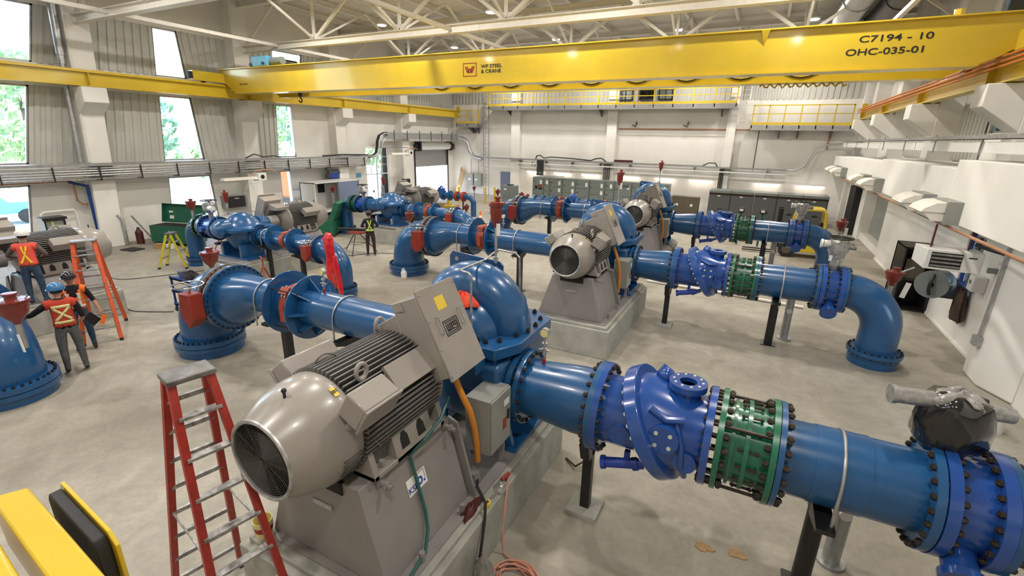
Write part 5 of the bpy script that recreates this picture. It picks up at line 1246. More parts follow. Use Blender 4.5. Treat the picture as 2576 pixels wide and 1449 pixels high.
# cables on the floor
def cable(label, pts, r=.014, m_=None):
    P2 = []
    for i in range(len(pts)-1):
        p0 = V(pts[max(0, i-1)]); p1 = V(pts[i]); p2 = V(pts[i+1]); p3 = V(pts[min(len(pts)-1, i+2)])
        for k in range(8):
            t = k/8; P2.append(.5*((2*p1)+(p2-p0)*t+(2*p0-5*p1+4*p2-p3)*t*t+(3*p1-p0-3*p2+p3)*t**3))
    P2.append(V(pts[-1])); return T1('floor_cable', MB().tube(P2, r, 6), m_ or hoseg, label, 'cable')
cable('grey cable curving across the floor towards the tool cart', [(-15.0, 6.0, .016), (-14.4, 5.9, .016), (-13.8, 6.15, .016), (-13.4, 6.4, .016)])
cable('long grey cable looping across the floor behind the tool cart', [(-18.8, 7.2, .016), (-17.8, 7.3, .016), (-17.0, 8.6, .016), (-16.6, 9.4, .016), (-16.2, 9.5, .016)])
cable('grey cable snaking on the floor around the tripod vice', [(-15.4, 14.5, .016), (-14.9, 13.6, .016), (-14.2, 13.3, .016), (-13.6, 14.2, .016), (-12.6, 14.6, .016), (-11.8, 14.4, .016), (-11.6, 14.7, .016)])
T1('white_pipe_bundle', MB().tube([(-2.9, 15.92, .05), (-.7, 15.8, .05), (1.7, 15.5, .05)], .045, 10), whitep, 'long white pipe lying on the floor behind the middle discharge line', 'pipe')
# jug, bucket, cones
e = th('white_jug', 'small white jug on the floor in front of the middle suction elbow flange', 'jug', (-10.3, 12.1, 0))
P('body', MB().lathe([(0, .10), (.18, .105), (.24, .07), (.28, .035)], (-10.3, 12.1, 0), (0, 0, 1), 18), whiteb, e); P('handle', MB().tube([(-10.3, 12.02, .26), (-10.3, 11.98, .3), (-10.3, 12.1, .33), (-10.3, 12.14, .27)], .015, 6), whiteb, e)
T1('black_bucket', MB().lathe([(0, .2), (.36, .24), (.38, .26), (.36, .22), (.03, .18)], (-10.1, 15.7, 0), (0, 0, 1), 24, False), rubber, 'black bucket on the floor under the middle suction reducer', 'bucket')
def cone(label, x, y, h=.7):
    e = th('traffic_cone', label, 'traffic cone', (x, y, 0))
    P('base', MB().box(x-.18, x+.18, y-.18, y+.18, 0, .03), black, e); P('body', MB().lathe([(0, .14), (h, .03)], (x, y, .03), (0, 0, 1), 18), vesto, e)
    P('white_band', MB().lathe([(0, .14*(1-.5)+.015+.008), (h*.2, .14*(1-.7)+.02)], (x, y, .03+h*.5), (0, 0, 1), 18, False), paper, e)
cone('orange traffic cone behind the middle pump set red air valve', -13.5, 22.5)
cone('orange traffic cone beside the distant red fire extinguishers', -14.9, 26.4)
for k, (x, l) in enumerate(((-14.3, 'left red gas bottle near the distant traffic cone'), (-14.0, 'right red gas bottle near the distant traffic cone'))):
    T1('gas_bottle', MB().lathe([(0, .12), (.45, .12), (.55, .05), (.62, .04)], (x, 26.5, 0), (0, 0, 1), 14), logored, l, 'gas bottle')

# ------------------------------------------------------------------ far wall equipment
def catwalk(label, x0, x1, zd_, yf=34.4, posts=8, hr=.95, z2=None):
    e = th('catwalk', label, 'catwalk', ((x0+x1)/2, yf+.5, zd_-.35))
    P('deck', MB().box(x0, x1, yf, YF-.06, zd_-.06, zd_), galv, e)
    P('edge_channel', MB().box(x0, x1, yf-.03, yf, zd_-.3, zd_), galv, e)
    for i in range(posts+1):
        x = x0+.05+(x1-x0-.1)*i/posts; P('rail_post', MB().box(x-.03, x+.03, yf-.03, yf+.03, zd_-.2, zd_+hr), ryellow, e)
    P('kick_plate', MB().box(x0, x1, yf-.015, yf+.0, zd_+.02, zd_+.16), ryellow, e)
    P('top_rail', MB().box(x0, x1, yf-.03, yf+.03, zd_+hr-.04, zd_+hr+.02), ryellow, e); P('mid_rail', MB().box(x0, x1, yf-.02, yf+.02, zd_+hr*.55, zd_+hr*.55+.05), ryellow, e)
    for x in (x0+1.6, (x0+x1)/2, x1-.9):
        P('bracket', MB().prism([(x, YF-.06, zd_-.75), (x, YF-.06, zd_-.3), (x, yf+.05, zd_-.3)], (.08, 0, 0)), cabdark, e)
catwalk('long yellow-railed catwalk high on the far wall under the crane', -19.9, -2.0, 6.97, posts=14)
catwalk('lower yellow-railed catwalk at the right end of the far wall', -1.05, 4.2, 5.68, posts=6, hr=1.15)
catwalk('small yellow-railed landing in the far left corner', -22.95, -20.8, 5.7, posts=2, hr=1.0)
def vladder(label, x, y, z0, z1, wd, m_, cage=True):
    e = th('wall_ladder', label, 'ladder', (x, y, z0))
    for s in (-1, 1): P('rail', MB().box(x+s*wd/2-.02, x+s*wd/2+.02, y-.03, y+.03, z0, z1), m_, e)
    n = int((z1-z0)/.3); mb = MB()
    for i in range(n): P('rung', MB().cyl((x-wd/2, y, z0+.2+i*.3), (x+wd/2, y, z0+.2+i*.3), .012, 6), m_, e)
    if cage:
        for i in range(int((z1-2.4-z0)/.9)+1):
            z = z0+2.4+i*.9; P('cage_hoop', MB().tube([V((x+.38*math.cos(a), y-.38*math.sin(a)*1.3-.02, z)) for a in [PI*k/10 for k in range(11)]], .015, 5), m_, e)
        for a in (R(30), R(90), R(150)): P('cage_bar', MB().cyl((x+.38*math.cos(a), y-.38*math.sin(a)*1.3-.02, z0+2.4), (x+.38*math.cos(a), y-.38*math.sin(a)*1.3-.02, z1), .012, 5), m_, e)
vladder('tall galvanised caged ladder at the left end of the far wall', -20.3, 34.75, 0, 7.9, .5, galv)
vladder('short white ladder between the two far wall catwalks', -1.55, 34.6, 5.75, 8.0, .5, whiteb, False)
T1('copper_pipe', MB().cyl((-9.6, YF-.12, 5.42), (3.9, YF-.12, 5.42), .04, 8).cyl((3.3, YF-.12, 5.42), (3.3, YF-.12, 4.3), .04, 8), copper, 'thin copper-coloured pipe along the far wall below the lower catwalk', 'pipe')
e = th('cable_tray', 'pale double cable tray along the far wall above the lamps', 'cable tray', (-9.5, 34.9, 2.75))
P('upper_tray', MB().box(-20.8, -3.4, 34.7, 35.1, 3.0, 3.12), alum, e); P('upper_run', MB().box(-3.4, 1.4, 34.7, 35.1, 2.98, 3.08), galv, e)
P('lower_rail', MB().box(-17.5, 1.4, 34.75, 34.85, 2.72, 2.8), whiteb, e)
for i in range(9): P('hanger', MB().box(-17.3+i*2.2, -17.26+i*2.2, 34.85, YF-.02, 2.68, 3.1), cabgrey, e)
P('s_bend', MB().tube([(1.2, 34.95, 3.0), (1.9, 34.95, 3.05), (2.3, 34.95, 3.3), (2.5, 34.95, 3.9), (2.7, 34.95, 4.35), (3.3, 34.95, 4.6), (4.0, 34.9, 4.66)], .05, 8), galv, e)
P('red_beam', MB().box(-9.6, -8.3, 34.8, 35.0, 3.13, 3.28), maroon, e)
P('cable_loops', MB().tube([(-15.9, 34.9, 3.1), (-15.8, 34.9, 3.35), (-15.5, 34.9, 3.4), (-15.2, 34.9, 3.2), (-14.6, 34.9, 3.3), (-13, 34.9, 3.25), (-11.4, 34.9, 3.15), (-11, 34.9, 3.3), (-10.6, 34.9, 3.35), (-10.2, 34.9, 3.1)], .05, 6).tube([(-3.6, 34.9, 3.1), (-3.2, 34.9, 3.3), (-2.8, 34.9, 3.3), (-2.6, 34.9, 3.0)], .04, 6).tube([(-16.1, 34.8, 2.9), (-16.15, 34.8, 2.6), (-15.9, 34.8, 2.55), (-15.85, 34.8, 2.8)], .03, 6), black, e)
for i in range(6): P('cable_drop', MB().cyl((-15.6+i*.1, 34.6, 1.9), (-15.6+i*.1, 34.6, 3.05), .045, 6), black, e)
for i in range(4): P('cable_drop', MB().cyl((-10.35+i*.14, 34.9, 1.4), (-10.35+i*.14, 34.9, 2.95), .035, 6), black, e)
for i in range(3): P('cable_drop', MB().cyl((-2.45+i*.1, 34.9, 1.6), (-2.45+i*.1, 34.9, 2.95), .035, 6), black, e)
lam = None
for i, (x0, x1) in enumerate(((-16.7, -15.4), (-14.4, -13.05), (-12.1, -10.75), (-9.2, -7.75), (-6.65, -5.3), (-4.35, -2.85), (-.3, 1.2), (2.1, 3.6))):
    lb = ['first glowing strip lamp from the left on the far wall', 'second glowing strip lamp from the left on the far wall', 'third glowing strip lamp from the left on the far wall', 'fourth glowing strip lamp from the left on the far wall',
          'fifth glowing strip lamp, behind the red air pot', 'sixth glowing strip lamp, left of the dark switchgear', 'seventh glowing strip lamp, above the dark switchgear', 'last glowing strip lamp at the right end of the switchgear'][i]
    e = th('strip_lamp', lb, 'lamp', ((x0+x1)/2, 35.15, 2.1), 'strip lamps on the far wall')
    P('housing', MB().box(x0-.05, x1+.05, 35.1, 35.3, 2.12, 2.24), whiteb, e); P('lens', MB().box(x0, x1, 35.08, 35.22, 2.04, 2.12), tubew, e)
    P('bracket', MB().box((x0+x1)/2-.03, (x0+x1)/2+.03, 35.28, YF-.01, 2.15, 2.2), galv, e)
for x, l in ((-8.35, 'left of two small black floodlights on the far wall'), (-4.9, 'right of two small black floodlights on the far wall')):
    e = th('floodlight', l, 'lamp', (x, 35.1, 5.6)); P('head', MB().cbox((x-.1, 35.05, 5.62), (.3, .2, .06), (R(20), 'Y')), black, e); P('arm', MB().bar((x, 35.38, 5.7), (x+.05, 35.1, 5.9), .05).bar((x+.05, 35.1, 5.9), (x, 35.05, 5.62), .05), black, e)
for x0, x1, l in ((-22.3, -21.75, 'left grey electrical panel beside the caged ladder'), (-21.65, -20.95, 'right grey electrical panel beside the caged ladder')):
    e = th('wall_panel', l, 'electrical panel', ((x0+x1)/2, 35.2, .75)); P('enclosure', MB().box(x0, x1, 35.0, YF-.01, .75, 1.7), panelgrey, e, bevel=.01); P('label_plate', MB().box(x0+.12, x0+.3, 34.985, 35.0, 1.15, 1.3), paper, e)
    P('conduit', MB().cyl(((x0+x1)/2, 35.2, 1.7), ((x0+x1)/2, 35.2, 2.9), .025, 6), galv, e)
# MCC line-up
ED = [-15.0, -14.08, -13.6, -12.62, -11.6, -10.58, -9.47, -8.81, -7.62, -6.39, -5.2]
for i in range(10):
    x0, x1 = ED[i]+.012, ED[i+1]-.012
    pos = ['first', 'second', 'third', 'fourth', 'fifth', 'sixth', 'seventh', 'eighth', 'ninth', 'last'][i]
    look = ['with red and black meters', 'narrow and plain', 'with stacked white tags', 'with a white tag over the blue dome', 'with two dark switches', 'with two pairs of white tags', 'narrow and blank', 'with a louvred top', 'mostly hidden by the far motor', 'ending behind the far terminal box'][i]
    e = th('switch_cabinet', '%s pale grey-green switch cabinet from the left, %s' % (pos, look), 'electrical cabinet', ((x0+x1)/2, 32.95, 0), 'grey-green switch cabinets')
    P('body', MB().box(x0, x1, 32.52, 33.4, .06, 1.93), cabgrey, e); P('plinth', MB().box(x0, x1, 32.55, 33.4, 0, .06), black, e)
    zs_ = [(.1, .7), (.72, 1.3), (1.32, 1.9)] if i % 2 == 0 else [(.1, .95), (.97, 1.9)]
    for a, b in zs_:
        d_ = P('door', MB().box(x0+.02, x1-.02, 32.495, 32.52, a, b), cabgrey, e); P('handle', MB().box(x0+.06, x0+.2, 32.48, 32.495, (a+b)/2-.02, (a+b)/2+.02), black, d_)
    for k in range(2 if i in (2, 3, 5) else 1):
        P('white_tag', MB().box(x1-.3, x1-.14, 32.488, 32.495, 1.45-.5*k, 1.72-.5*k), paper, e)
    if i == 0: P('meter', MB().box(x0+.2, x0+.42, 32.48, 32.495, 1.1, 1.3).box(x0+.5, x0+.8, 32.48, 32.495, 1.05, 1.2), black, e); P('red_label', MB().box(x0+.45, x0+.75, 32.48, 32.495, 1.26, 1.4), logored, e)
    if i == 7: P('louvre', MB().box(x0+.5, x0+1.0, 32.48, 32.495, 1.55, 1.75), cabdark, e)
T1('cable_heap', MB().tube([(-14.6+.25*i*.2, 32.9+.2*math.sin(i*2.2), 1.99+.05*abs(math.sin(i*1.4))) for i in range(40)], .022, 5), galv, 'tangle of loose conduits on top of the grey switch cabinets', 'cable')
e = th('floor_cabinet', 'free-standing grey-green cabinet in front of the blue door', 'electrical cabinet', (-15.6, 30.0, 0))
P('body', MB().box(-16.15, -15.1, 29.8, 30.4, 0, 1.45), cabgrey, e, bevel=.01); P('door', MB().box(-16.12, -15.55, 29.78, 29.8, .05, 1.4), cabgrey, e); P('label_plate', MB().box(-15.95, -15.75, 29.77, 29.78, 1.15, 1.25), paper, e); P('top_box', MB().box(-15.8, -15.4, 29.95, 30.25, 1.45, 1.52), black, e)
e = th('low_cabinet', 'low bronze-brown cabinet between the two switchgear rows', 'cabinet', (-4.2, 33, 0))
P('body', MB().box(-5.0, -3.3, 32.8, 33.5, 0, 1.2), cabbrown, e); P('door', MB().box(-4.97, -4.2, 32.78, 32.8, .05, 1.15).box(-4.1, -3.33, 32.78, 32.8, .05, 1.15), cabbrown, e); P('white_tag', MB().box(-4.7, -4.55, 32.77, 32.78, .6, .75).box(-3.8, -3.65, 32.77, 32.78, .6, .75), paper, e)
SX = [-2.72, -1.45, -.15, 1.1, 2.4, 3.7]
for i in range(5):
    x0, x1 = SX[i]+.01, SX[i+1]-.01
    lb = ['leftmost dark grey switchgear panel with red strip', 'second dark grey switchgear panel with red strip', 'middle dark grey switchgear panel with red strip', 'fourth dark grey switchgear panel, behind the forklift mast', 'rightmost dark grey switchgear panel, behind the yellow forklift guard'][i]
    e = th('switchgear_panel', lb, 'electrical cabinet', ((x0+x1)/2, 33, 0), 'dark grey switchgear panels')
    P('body', MB().box(x0, x1, 32.55, 33.9, 0, 1.62), cabdark, e); P('door', MB().box(x0+.03, x1-.03, 32.52, 32.55, .06, 1.5), cabdark, e, bevel=.01)
    P('red_strip', MB().box(x0, x1, 32.51, 32.56, 1.53, 1.58), maroon, e); P('roof_cap', MB().box(x0, x1, 32.4, 34.0, 1.62, 1.76), cabgrey, e)
    P('door_handle', MB().box(x0+.6, x0+.85, 32.5, 32.52, .55, .65), black, e); P('name_tag', MB().box(x0+.5, x0+.66, 32.5, 32.52, 1.4, 1.46), paper, e)
# far left yellow posts, timber, small pipe lines
for k, (x, y, l) in enumerate(((-17.7, 30.2, 'left yellow bollard in front of the far doorway'), (-17.1, 30.5, 'right yellow bollard in front of the far doorway'), (-19.2, 29.0, 'yellow bollard beside the far pump line elbow'))):
    T1('bollard', MB().cyl((x, y, 0), (x, y, 1.15), .07, 14).sphere((x, y, 1.15), .07, 12, 6), ryellow, l, 'bollard')
for k in range(4):
    T1('timber_plank', MB().bar((-23.2+.12*k, 34.6, .05), (-23.0+.1*k, 35.2, 2.2-.15*k), .1, .04), wood, 'timber plank leaning in the far left corner', 'plank', 'planks in the far corner')
T1('mesh_pallet', MB().box(-19.8, -18.4, 26.8, 27.9, .02, .12).box(-19.8, -18.4, 26.8, 26.9, .12, .3), wood, 'timber pallet on the floor by the far doorway', 'pallet')
e = th('yellow_hard_hat_stand', 'small yellow pump unit on the floor near the far bollards', 'pump', (-17.9, 25.8, 0)); P('body', MB().box(-18.2, -17.5, 25.6, 26.0, .1, .35).cyl((-17.9, 25.8, .35), (-17.9, 25.8, .7), .1, 12), ryellow, e); P('base', MB().box(-18.3, -17.4, 25.5, 26.1, 0, .1), black, e)
def flange_line(label, y, x0, x1, z, r, n, reds, dome=None, elbow=True):
    e = th('pipe_manifold', label, 'pipe', ((x0+x1)/2, y, 0))
    P('pipe', MB().cyl((x0, y, z), (x1, y, z), r, 24), blue, e)
    for i in range(n):
        x = x0+(x1-x0)*(i+.5)/n; P('flange', MB().cyl((x-.07, y, z), (x+.07, y, z), r*1.75, 24), rubred if i in reds else blue, e)
    if dome: P('valve_dome', MB().lathe([(0, r*1.5), (.1, r*1.55), (.3, r*1.3), (.38, r*.6), (.45, r*.3)], (dome, y, z+r*.7), (0, 0, 1), 24), vblue, e)
    if elbow: P('elbow', MB().tube([(x1, y, z)]+arc((x1+.05, y, z-.4), .4, R(90), 0, 10, (1, 0, 0), (0, 0, 1))+[(x1+.45, y, 0)], r, 20), blue, e)
    for x in (x0+.6, x1-.3): P('post', MB().cyl((x, y, 0), (x, y, z-r), .05, 10), black, e)
flange_line('small blue pipe line with many flanges near the overhead door', 24.6, -20.2, -15.7, 1.15, .17, 9, (7, 8), -17.6)
flange_line('blue flanged pipe row with red couplings in front of the switch cabinets', 27.2, -13.2, -6.4, .95, .2, 12, (0, 4, 9), -9.85, False)
T1('wood_cart', MB().box(-18.6, -16.6, 23.6, 24.0, .3, .36).box(-18.5, -18.4, 23.62, 23.98, 0, .3).box(-16.8, -16.7, 23.62, 23.98, 0, .3), rubred, 'low red trolley deck under the small blue pipe line', 'trolley')

# ------------------------------------------------------------------ right wall equipment
def hood(label, y0, y1):
    e = th('intake_hood', label, 'vent hood', (3.5, (y0+y1)/2, 3.05))
    z0, z1 = 3.1, 3.5
    P('backing_box', MB().box(3.55, 3.8, y0-.05, y1+.05, z0-.05, z1+.02), panelgrey, e)
    P('hood', MB().prism([(3.55, y0, z1), (3.38, y0, z1-.02), (3.2, y0, z1-.13), (3.14, y0, z1-.22), (3.55, y0, z1-.22)], (0, y1-y0, 0)), whitep, e, bevel=.01)
    P('louvre_face', MB().prism([(3.2, y0+.04, z1-.22), (3.55, y0+.04, z1-.22), (3.55, y0+.04, z0), (3.36, y0+.04, z0)], (0, y1-y0-.08, 0)), whitep, e)
    for k in range(3):
        z = z0+.04+k*.06; P('louvre_slot', MB().cbox((3.33-.06*k*.55, (y0+y1)/2, z), (.02, y1-y0-.2, .022)), dark, e)
for y0, y1, l in ((12.95, 13.95, 'nearest cream vent hood on the right bulkhead'), (14.75, 15.75, 'second cream vent hood on the right bulkhead'), (20.6, 21.6, 'third cream vent hood on the right bulkhead'), (22.9, 23.9, 'fourth cream vent hood on the right bulkhead'), (29.2, 30.4, 'fifth cream vent hood on the right bulkhead'), (31.2, 32.6, 'farthest cream vent hood on the right bulkhead')):
    hood(l, y0, y1)
e = th('cable_tray', 'pale cable tray and white duct running above the right bulkhead', 'cable tray', (4.25, 20, 4.4))
P('tray', MB().box(3.95, 4.45, 3, 34.5, 4.78, 4.86), alum, e)
for i in range(6): P('white_duct', MB().box(4.0, 4.42, 3.2+i*5.2, 8.3+i*5.2, 4.5, 4.72), whiteb, e)
for i in range(10): P('hanger', MB().box(3.97, 4.0, 4+i*3.2, 4.04+i*3.2, 4.45, 4.9), galv, e)
T1('copper_pipe', MB().cyl((3.72, 5, 2.98), (3.72, 33, 2.98), .03, 8), copper, 'copper pipe running under the right bulkhead edge', 'pipe')
e = th('unit_heater', 'white box unit heater with dark louvres hanging under the right bulkhead', 'heater', (3.9, 12.7, 2.05))
Th = Matrix.Translation((3.78, 12.6, 2.36)) @ Matrix.Rotation(R(-4), 4, 'Z')
P('casing', MB().rings([[Th @ V(p) for p in ((-.42, 0, -.22), (.48, 0, -.22), (.48, 0, .2), (-.42, 0, .2))], [Th @ V(p) for p in ((-.56, .5, -.14), (.48, .5, -.22), (.48, .5, .2), (-.56, .5, .22))]]), whiteb, e, bevel=.01)
P('louvre_opening', MB().box(-.34, .16, -.006, 0, -.17, .15, Th), dark, e)
for k in range(4): P('louvre_blade', MB().box(-.33, .15, -.02, .0, -.15+k*.08, -.115+k*.08, Th), plasticclr, e)
P('hanger_rod', MB().cyl(Th @ V((-.35, .2, .22)), Th @ V((-.35, .2, .7)), .02, 6).cyl(Th @ V((.25, .2, .22)), Th @ V((.25, .2, .7)), .02, 6), maroon, e)
P('badge', MB().box(.25, .38, -.006, 0, .08, .105, Th), printk, e)
T1('flexible_duct', MB().tube([(4.1, 12.7, 2.72), (4.3, 12.6, 2.66), (4.5, 12.4, 2.62), (4.7, 12.2, 2.68), (4.6, 12.0, 2.85)], .035, 8), black, 'black flexible hose looping above the white unit heater', 'hose')
e = th('hose_reel', 'dark grey hose reel on the right wall under the unit heater', 'hose reel', (4.3, 14.9, .95))
P('drum', MB().cyl((4.42, 15.0, 1.38), (4.15, 14.6, 1.38), .31, 32), cabdark, e); P('flange_plate', MB().cyl((4.15, 14.6, 1.38), (4.13, 14.56, 1.38), .34, 32), cabgrey, e)
P('hub', MB().cyl((4.13, 14.56, 1.38), (4.11, 14.53, 1.38), .06, 14), black, e); P('wall_bracket', MB().box(4.4, 4.85, 14.9, 15.1, 1.0, 1.5), cabdark, e)
P('hose_coil', MB().tube([V((4.22, 14.72, 1.38))+V((.3*math.cos(a)*.5, -.0, .3*math.sin(a)))+V((.0, .26*math.cos(a), 0)) for a in [2*PI*k/24 for k in range(24)]], .04, 6, closed=True), black, e)
e = th('black_cabinet', 'tall open black cabinet against the right wall behind the hose reel', 'cabinet', (4.4, 17.3, 0))
P('shell', MB().box(4.02, 4.06, 16.9, 18, 0, 1.85).box(4.78, 4.82, 16.9, 18, 0, 1.85).box(4.02, 4.82, 16.9, 18, 1.82, 1.87).box(4.02, 4.82, 17.9, 18, 0, 1.85).box(4.02, 4.82, 16.9, 18, 0, .05), black, e)
P('shelf', MB().box(4.06, 4.78, 16.95, 17.9, .9, .93), black, e); P('carton', MB().box(4.15, 4.6, 17.1, 17.6, .93, 1.5), cabbrown, e)
e = th('small_white_box', 'small white control box under the unit heater', 'box', (4.75, 13.9, 1.5)); P('box', MB().box(4.6, 4.85, 13.75, 14.05, 1.5, 1.85), whiteb, e, bevel=.02); P('dial', MB().cyl((4.6, 13.9, 1.7), (4.59, 13.9, 1.7), .05, 12), cabgrey, e)
mb = MB(); rgs = []
for i, (z, wx, wy) in enumerate(((1.42, .03, .06), (1.36, .06, .2), (1.2, .09, .24), (.95, .1, .27), (.66, .1, .32), (.6, .05, .28))):
    rgs.append([(4.72+wx*(1+.3*math.sin(3*a+i))*math.cos(a), 14.55-.05*i*.4+wy*(1+.16*math.sin(6*a+i*.4))*math.sin(a), z+.03*math.sin(4*a)) for a in [2*PI*j/28 for j in range(28)]])
T1('hanging_jacket', mb.rings(rgs), coat_br, 'brown work jacket hanging on the right wall below the blue conduit', 'jacket', ang=70)
T1('blue_conduit', MB().tube([(4.7, 14.75, 3.0), (4.7, 14.75, 1.62), (4.7, 14.7, 1.5), (4.7, 14.45, 1.47), (4.7, 14.2, 1.47)], .045, 10), bluepipe, 'dark blue conduit dropping across the small window at right', 'pipe')
T1('blue_conduit', MB().tube([(4.6, 10.6, 3.0), (4.6, 10.6, 2.3), (4.6, 10.5, 2.15), (4.6, 10.0, 2.1)], .05, 10), bluepipe, 'blue conduit loop at the right edge of the photo', 'pipe')
T1('grey_conduit', MB().cyl((4.45, 12.25, .9), (4.45, 12.25, 2.9), .03, 8).box(4.38, 4.5, 12.15, 12.35, .75, .95), galv, 'thin grey conduit with a box on the right wall column', 'pipe')
e = th('grey_duct_bar', 'grey bracket arm beside the unit heater', 'bracket', (4.5, 12.4, 2.3)); P('arm', MB().box(4.35, 4.85, 12.5, 12.58, 2.2, 2.3), cabgrey, e)
T1('white_can', MB().lathe([(0, .15), (.42, .15), (.42, .135), (.05, .13)], (4.15, 9.95, 0), (0, 0, 1), 28, False), whiteb, 'white cylindrical can on the floor at the right wall', 'can')
for i, (x, y) in enumerate(((2.2, 25.0), (3.5, 25.2))):
    T1('air_duct', MB().cyl((x, y-6, 9.75), (x, y+9, 9.75), .5, 28).cyl((x, y-2, 9.75), (x, y-1.9, 9.75), .53, 28).cyl((x, y+3, 9.75), (x, y+3.1, 9.75), .53, 28), galv if i == 0 else cabdark, ['round silver air duct under the roof at upper right', 'round dark air duct under the roof at upper right'][i], 'duct')
# forklift
e = th('forklift', 'yellow forklift parked behind the farthest discharge line', 'forklift', (1.9, 23.3, 0))
y0, y1 = 22.9, 24.0
P('chassis', MB().prism([(1.3, y0, .25), (3.1, y0, .25), (3.2, y0, .5), (3.2, y0, .85), (2.6, y0, .95), (2.4, y0, .6), (1.75, y0, .6), (1.55, y0, .9), (1.35, y0, .9)], (0, y1-y0, 0)), yellow, e, bevel=.03)
P('counterweight', MB().box(2.7, 3.3, y0+.03, y1-.03, .25, .9), black, e, bevel=.08)
P('overhead_guard', MB().tube([(1.45, y0+.06, .85), (1.65, y0+.06, 1.95), (1.75, y0+.06, 2.03), (2.5, y0+.06, 2.03), (2.62, y0+.06, 1.93), (2.72, y0+.06, .9)], .05, 8).tube([(1.45, y1-.06, .85), (1.65, y1-.06, 1.95), (1.75, y1-.06, 2.03), (2.5, y1-.06, 2.03), (2.62, y1-.06, 1.93), (2.72, y1-.06, .9)], .05, 8).box(1.7, 2.6, y0+.05, y1-.05, 1.99, 2.05), yellow, e)
P('mast', MB().box(.95, 1.1, y0+.15, y0+.27, .1, 2.0).box(.95, 1.1, y1-.27, y1-.15, .1, 2.0).box(.98, 1.06, y0+.2, y1-.2, 1.85, 1.95).box(.98, 1.06, y0+.2, y1-.2, .9, 1.0), black, e)
for s in (y0+.25, y1-.37): P('fork', MB().box(-.25, .95, s, s+.12, .06, .1).box(.88, .95, s, s+.12, .06, .6), boltm, e)
for x, r in ((1.45, .33), (2.85, .26)):
    for yy in (y0-.05, y1-.17):
        wh = P('wheel', MB().lathe([(0, r*.6), (.0, r), (.22, r), (.22, r*.6)], (x, yy, r), (0, 1, 0), 24), rubber, e); P('rim', MB().cyl((x, yy-.01, r), (x, yy+.2, r), r*.55, 16), cabbrown, wh)
P('seat', MB().box(2.1, 2.6, y0+.3, y1-.3, .9, 1.05).box(2.5, 2.62, y0+.3, y1-.3, 1.05, 1.5), black, e, bevel=.03)
P('steering_wheel', MB().tube([V((1.85+.14*math.cos(a)*.5, 23.45+.16*math.sin(a), 1.25+.12*math.cos(a))) for a in [2*PI*k/20 for k in range(20)]], .015, 6, closed=True).cyl((1.65, 23.45, .9), (1.85, 23.45, 1.25), .025, 8), black, e)
P('rear_lamp', MB().box(2.68, 2.75, y0+.04, y0+.1, 1.2, 1.34), logored, e)
# green-headed instruments above the farthest discharge line
for x, l in ((-.55, 'left of two small instruments with white display above the farthest discharge line'), (.35, 'right of two small instruments with white display above the farthest discharge line')):
    e = th('transmitter', l, 'instrument', (x, 24.6, 1.2)); P('stand', MB().cyl((x, 24.6, 0), (x, 24.6, 1.5), .05, 10), green, e); P('head', MB().box(x-.12, x+.12, 24.5, 24.7, 1.5, 1.72), black, e, bevel=.02); P('display', MB().box(x-.08, x+.08, 24.49, 24.5, 1.58, 1.68), paper, e); e.location.z = 1.2
# yellow beam with rubber bumper near the camera
e = th('bumper_beam', 'glossy yellow steel beam with black rubber bumper in the lower left corner', 'beam', (-2.4, .5, 2.5))
P('beam', MB().prism([(-3.24, .57, 2.8), (-3.18, .67, 2.8), (-1.95, .57, 2.8), (-1.95, .43, 2.8), (-3.23, .54, 2.8)], (0, 0, -.3)), yellow, e, bevel=.012)
P('second_beam', MB().prism([(-3.3, .5, 2.8), (-1.9, .36, 2.8), (-1.9, .1, 2.8), (-3.3, .2, 2.8)], (0, 0, -.35)), yellow, e, bevel=.02)
pl = P('bumper_plate', MB().prism([(-3.09, .765, 2.79), (-2.49, .715, 2.79), (-2.42, .71, 2.74), (-2.42, .71, 2.5), (-2.49, .715, 2.46), (-3.09, .765, 2.46), (-3.13, .768, 2.5), (-3.13, .768, 2.74)], (.002, .018, 0)), yellow, e, bevel=.004)
P('rubber_pad', MB().prism([(-3.07, .76, 2.77), (-2.5, .713, 2.77), (-2.47, .71, 2.72), (-2.47, .71, 2.52), (-2.52, .714, 2.48), (-3.07, .76, 2.48), (-3.11, .763, 2.52), (-3.11, .763, 2.72)], (-.003, -.055, 0)), rubber, pl, bevel=.008)
P('support_leg', MB().box(-2.2, -2.05, .3, .45, 0, 2.5), yellow, e)

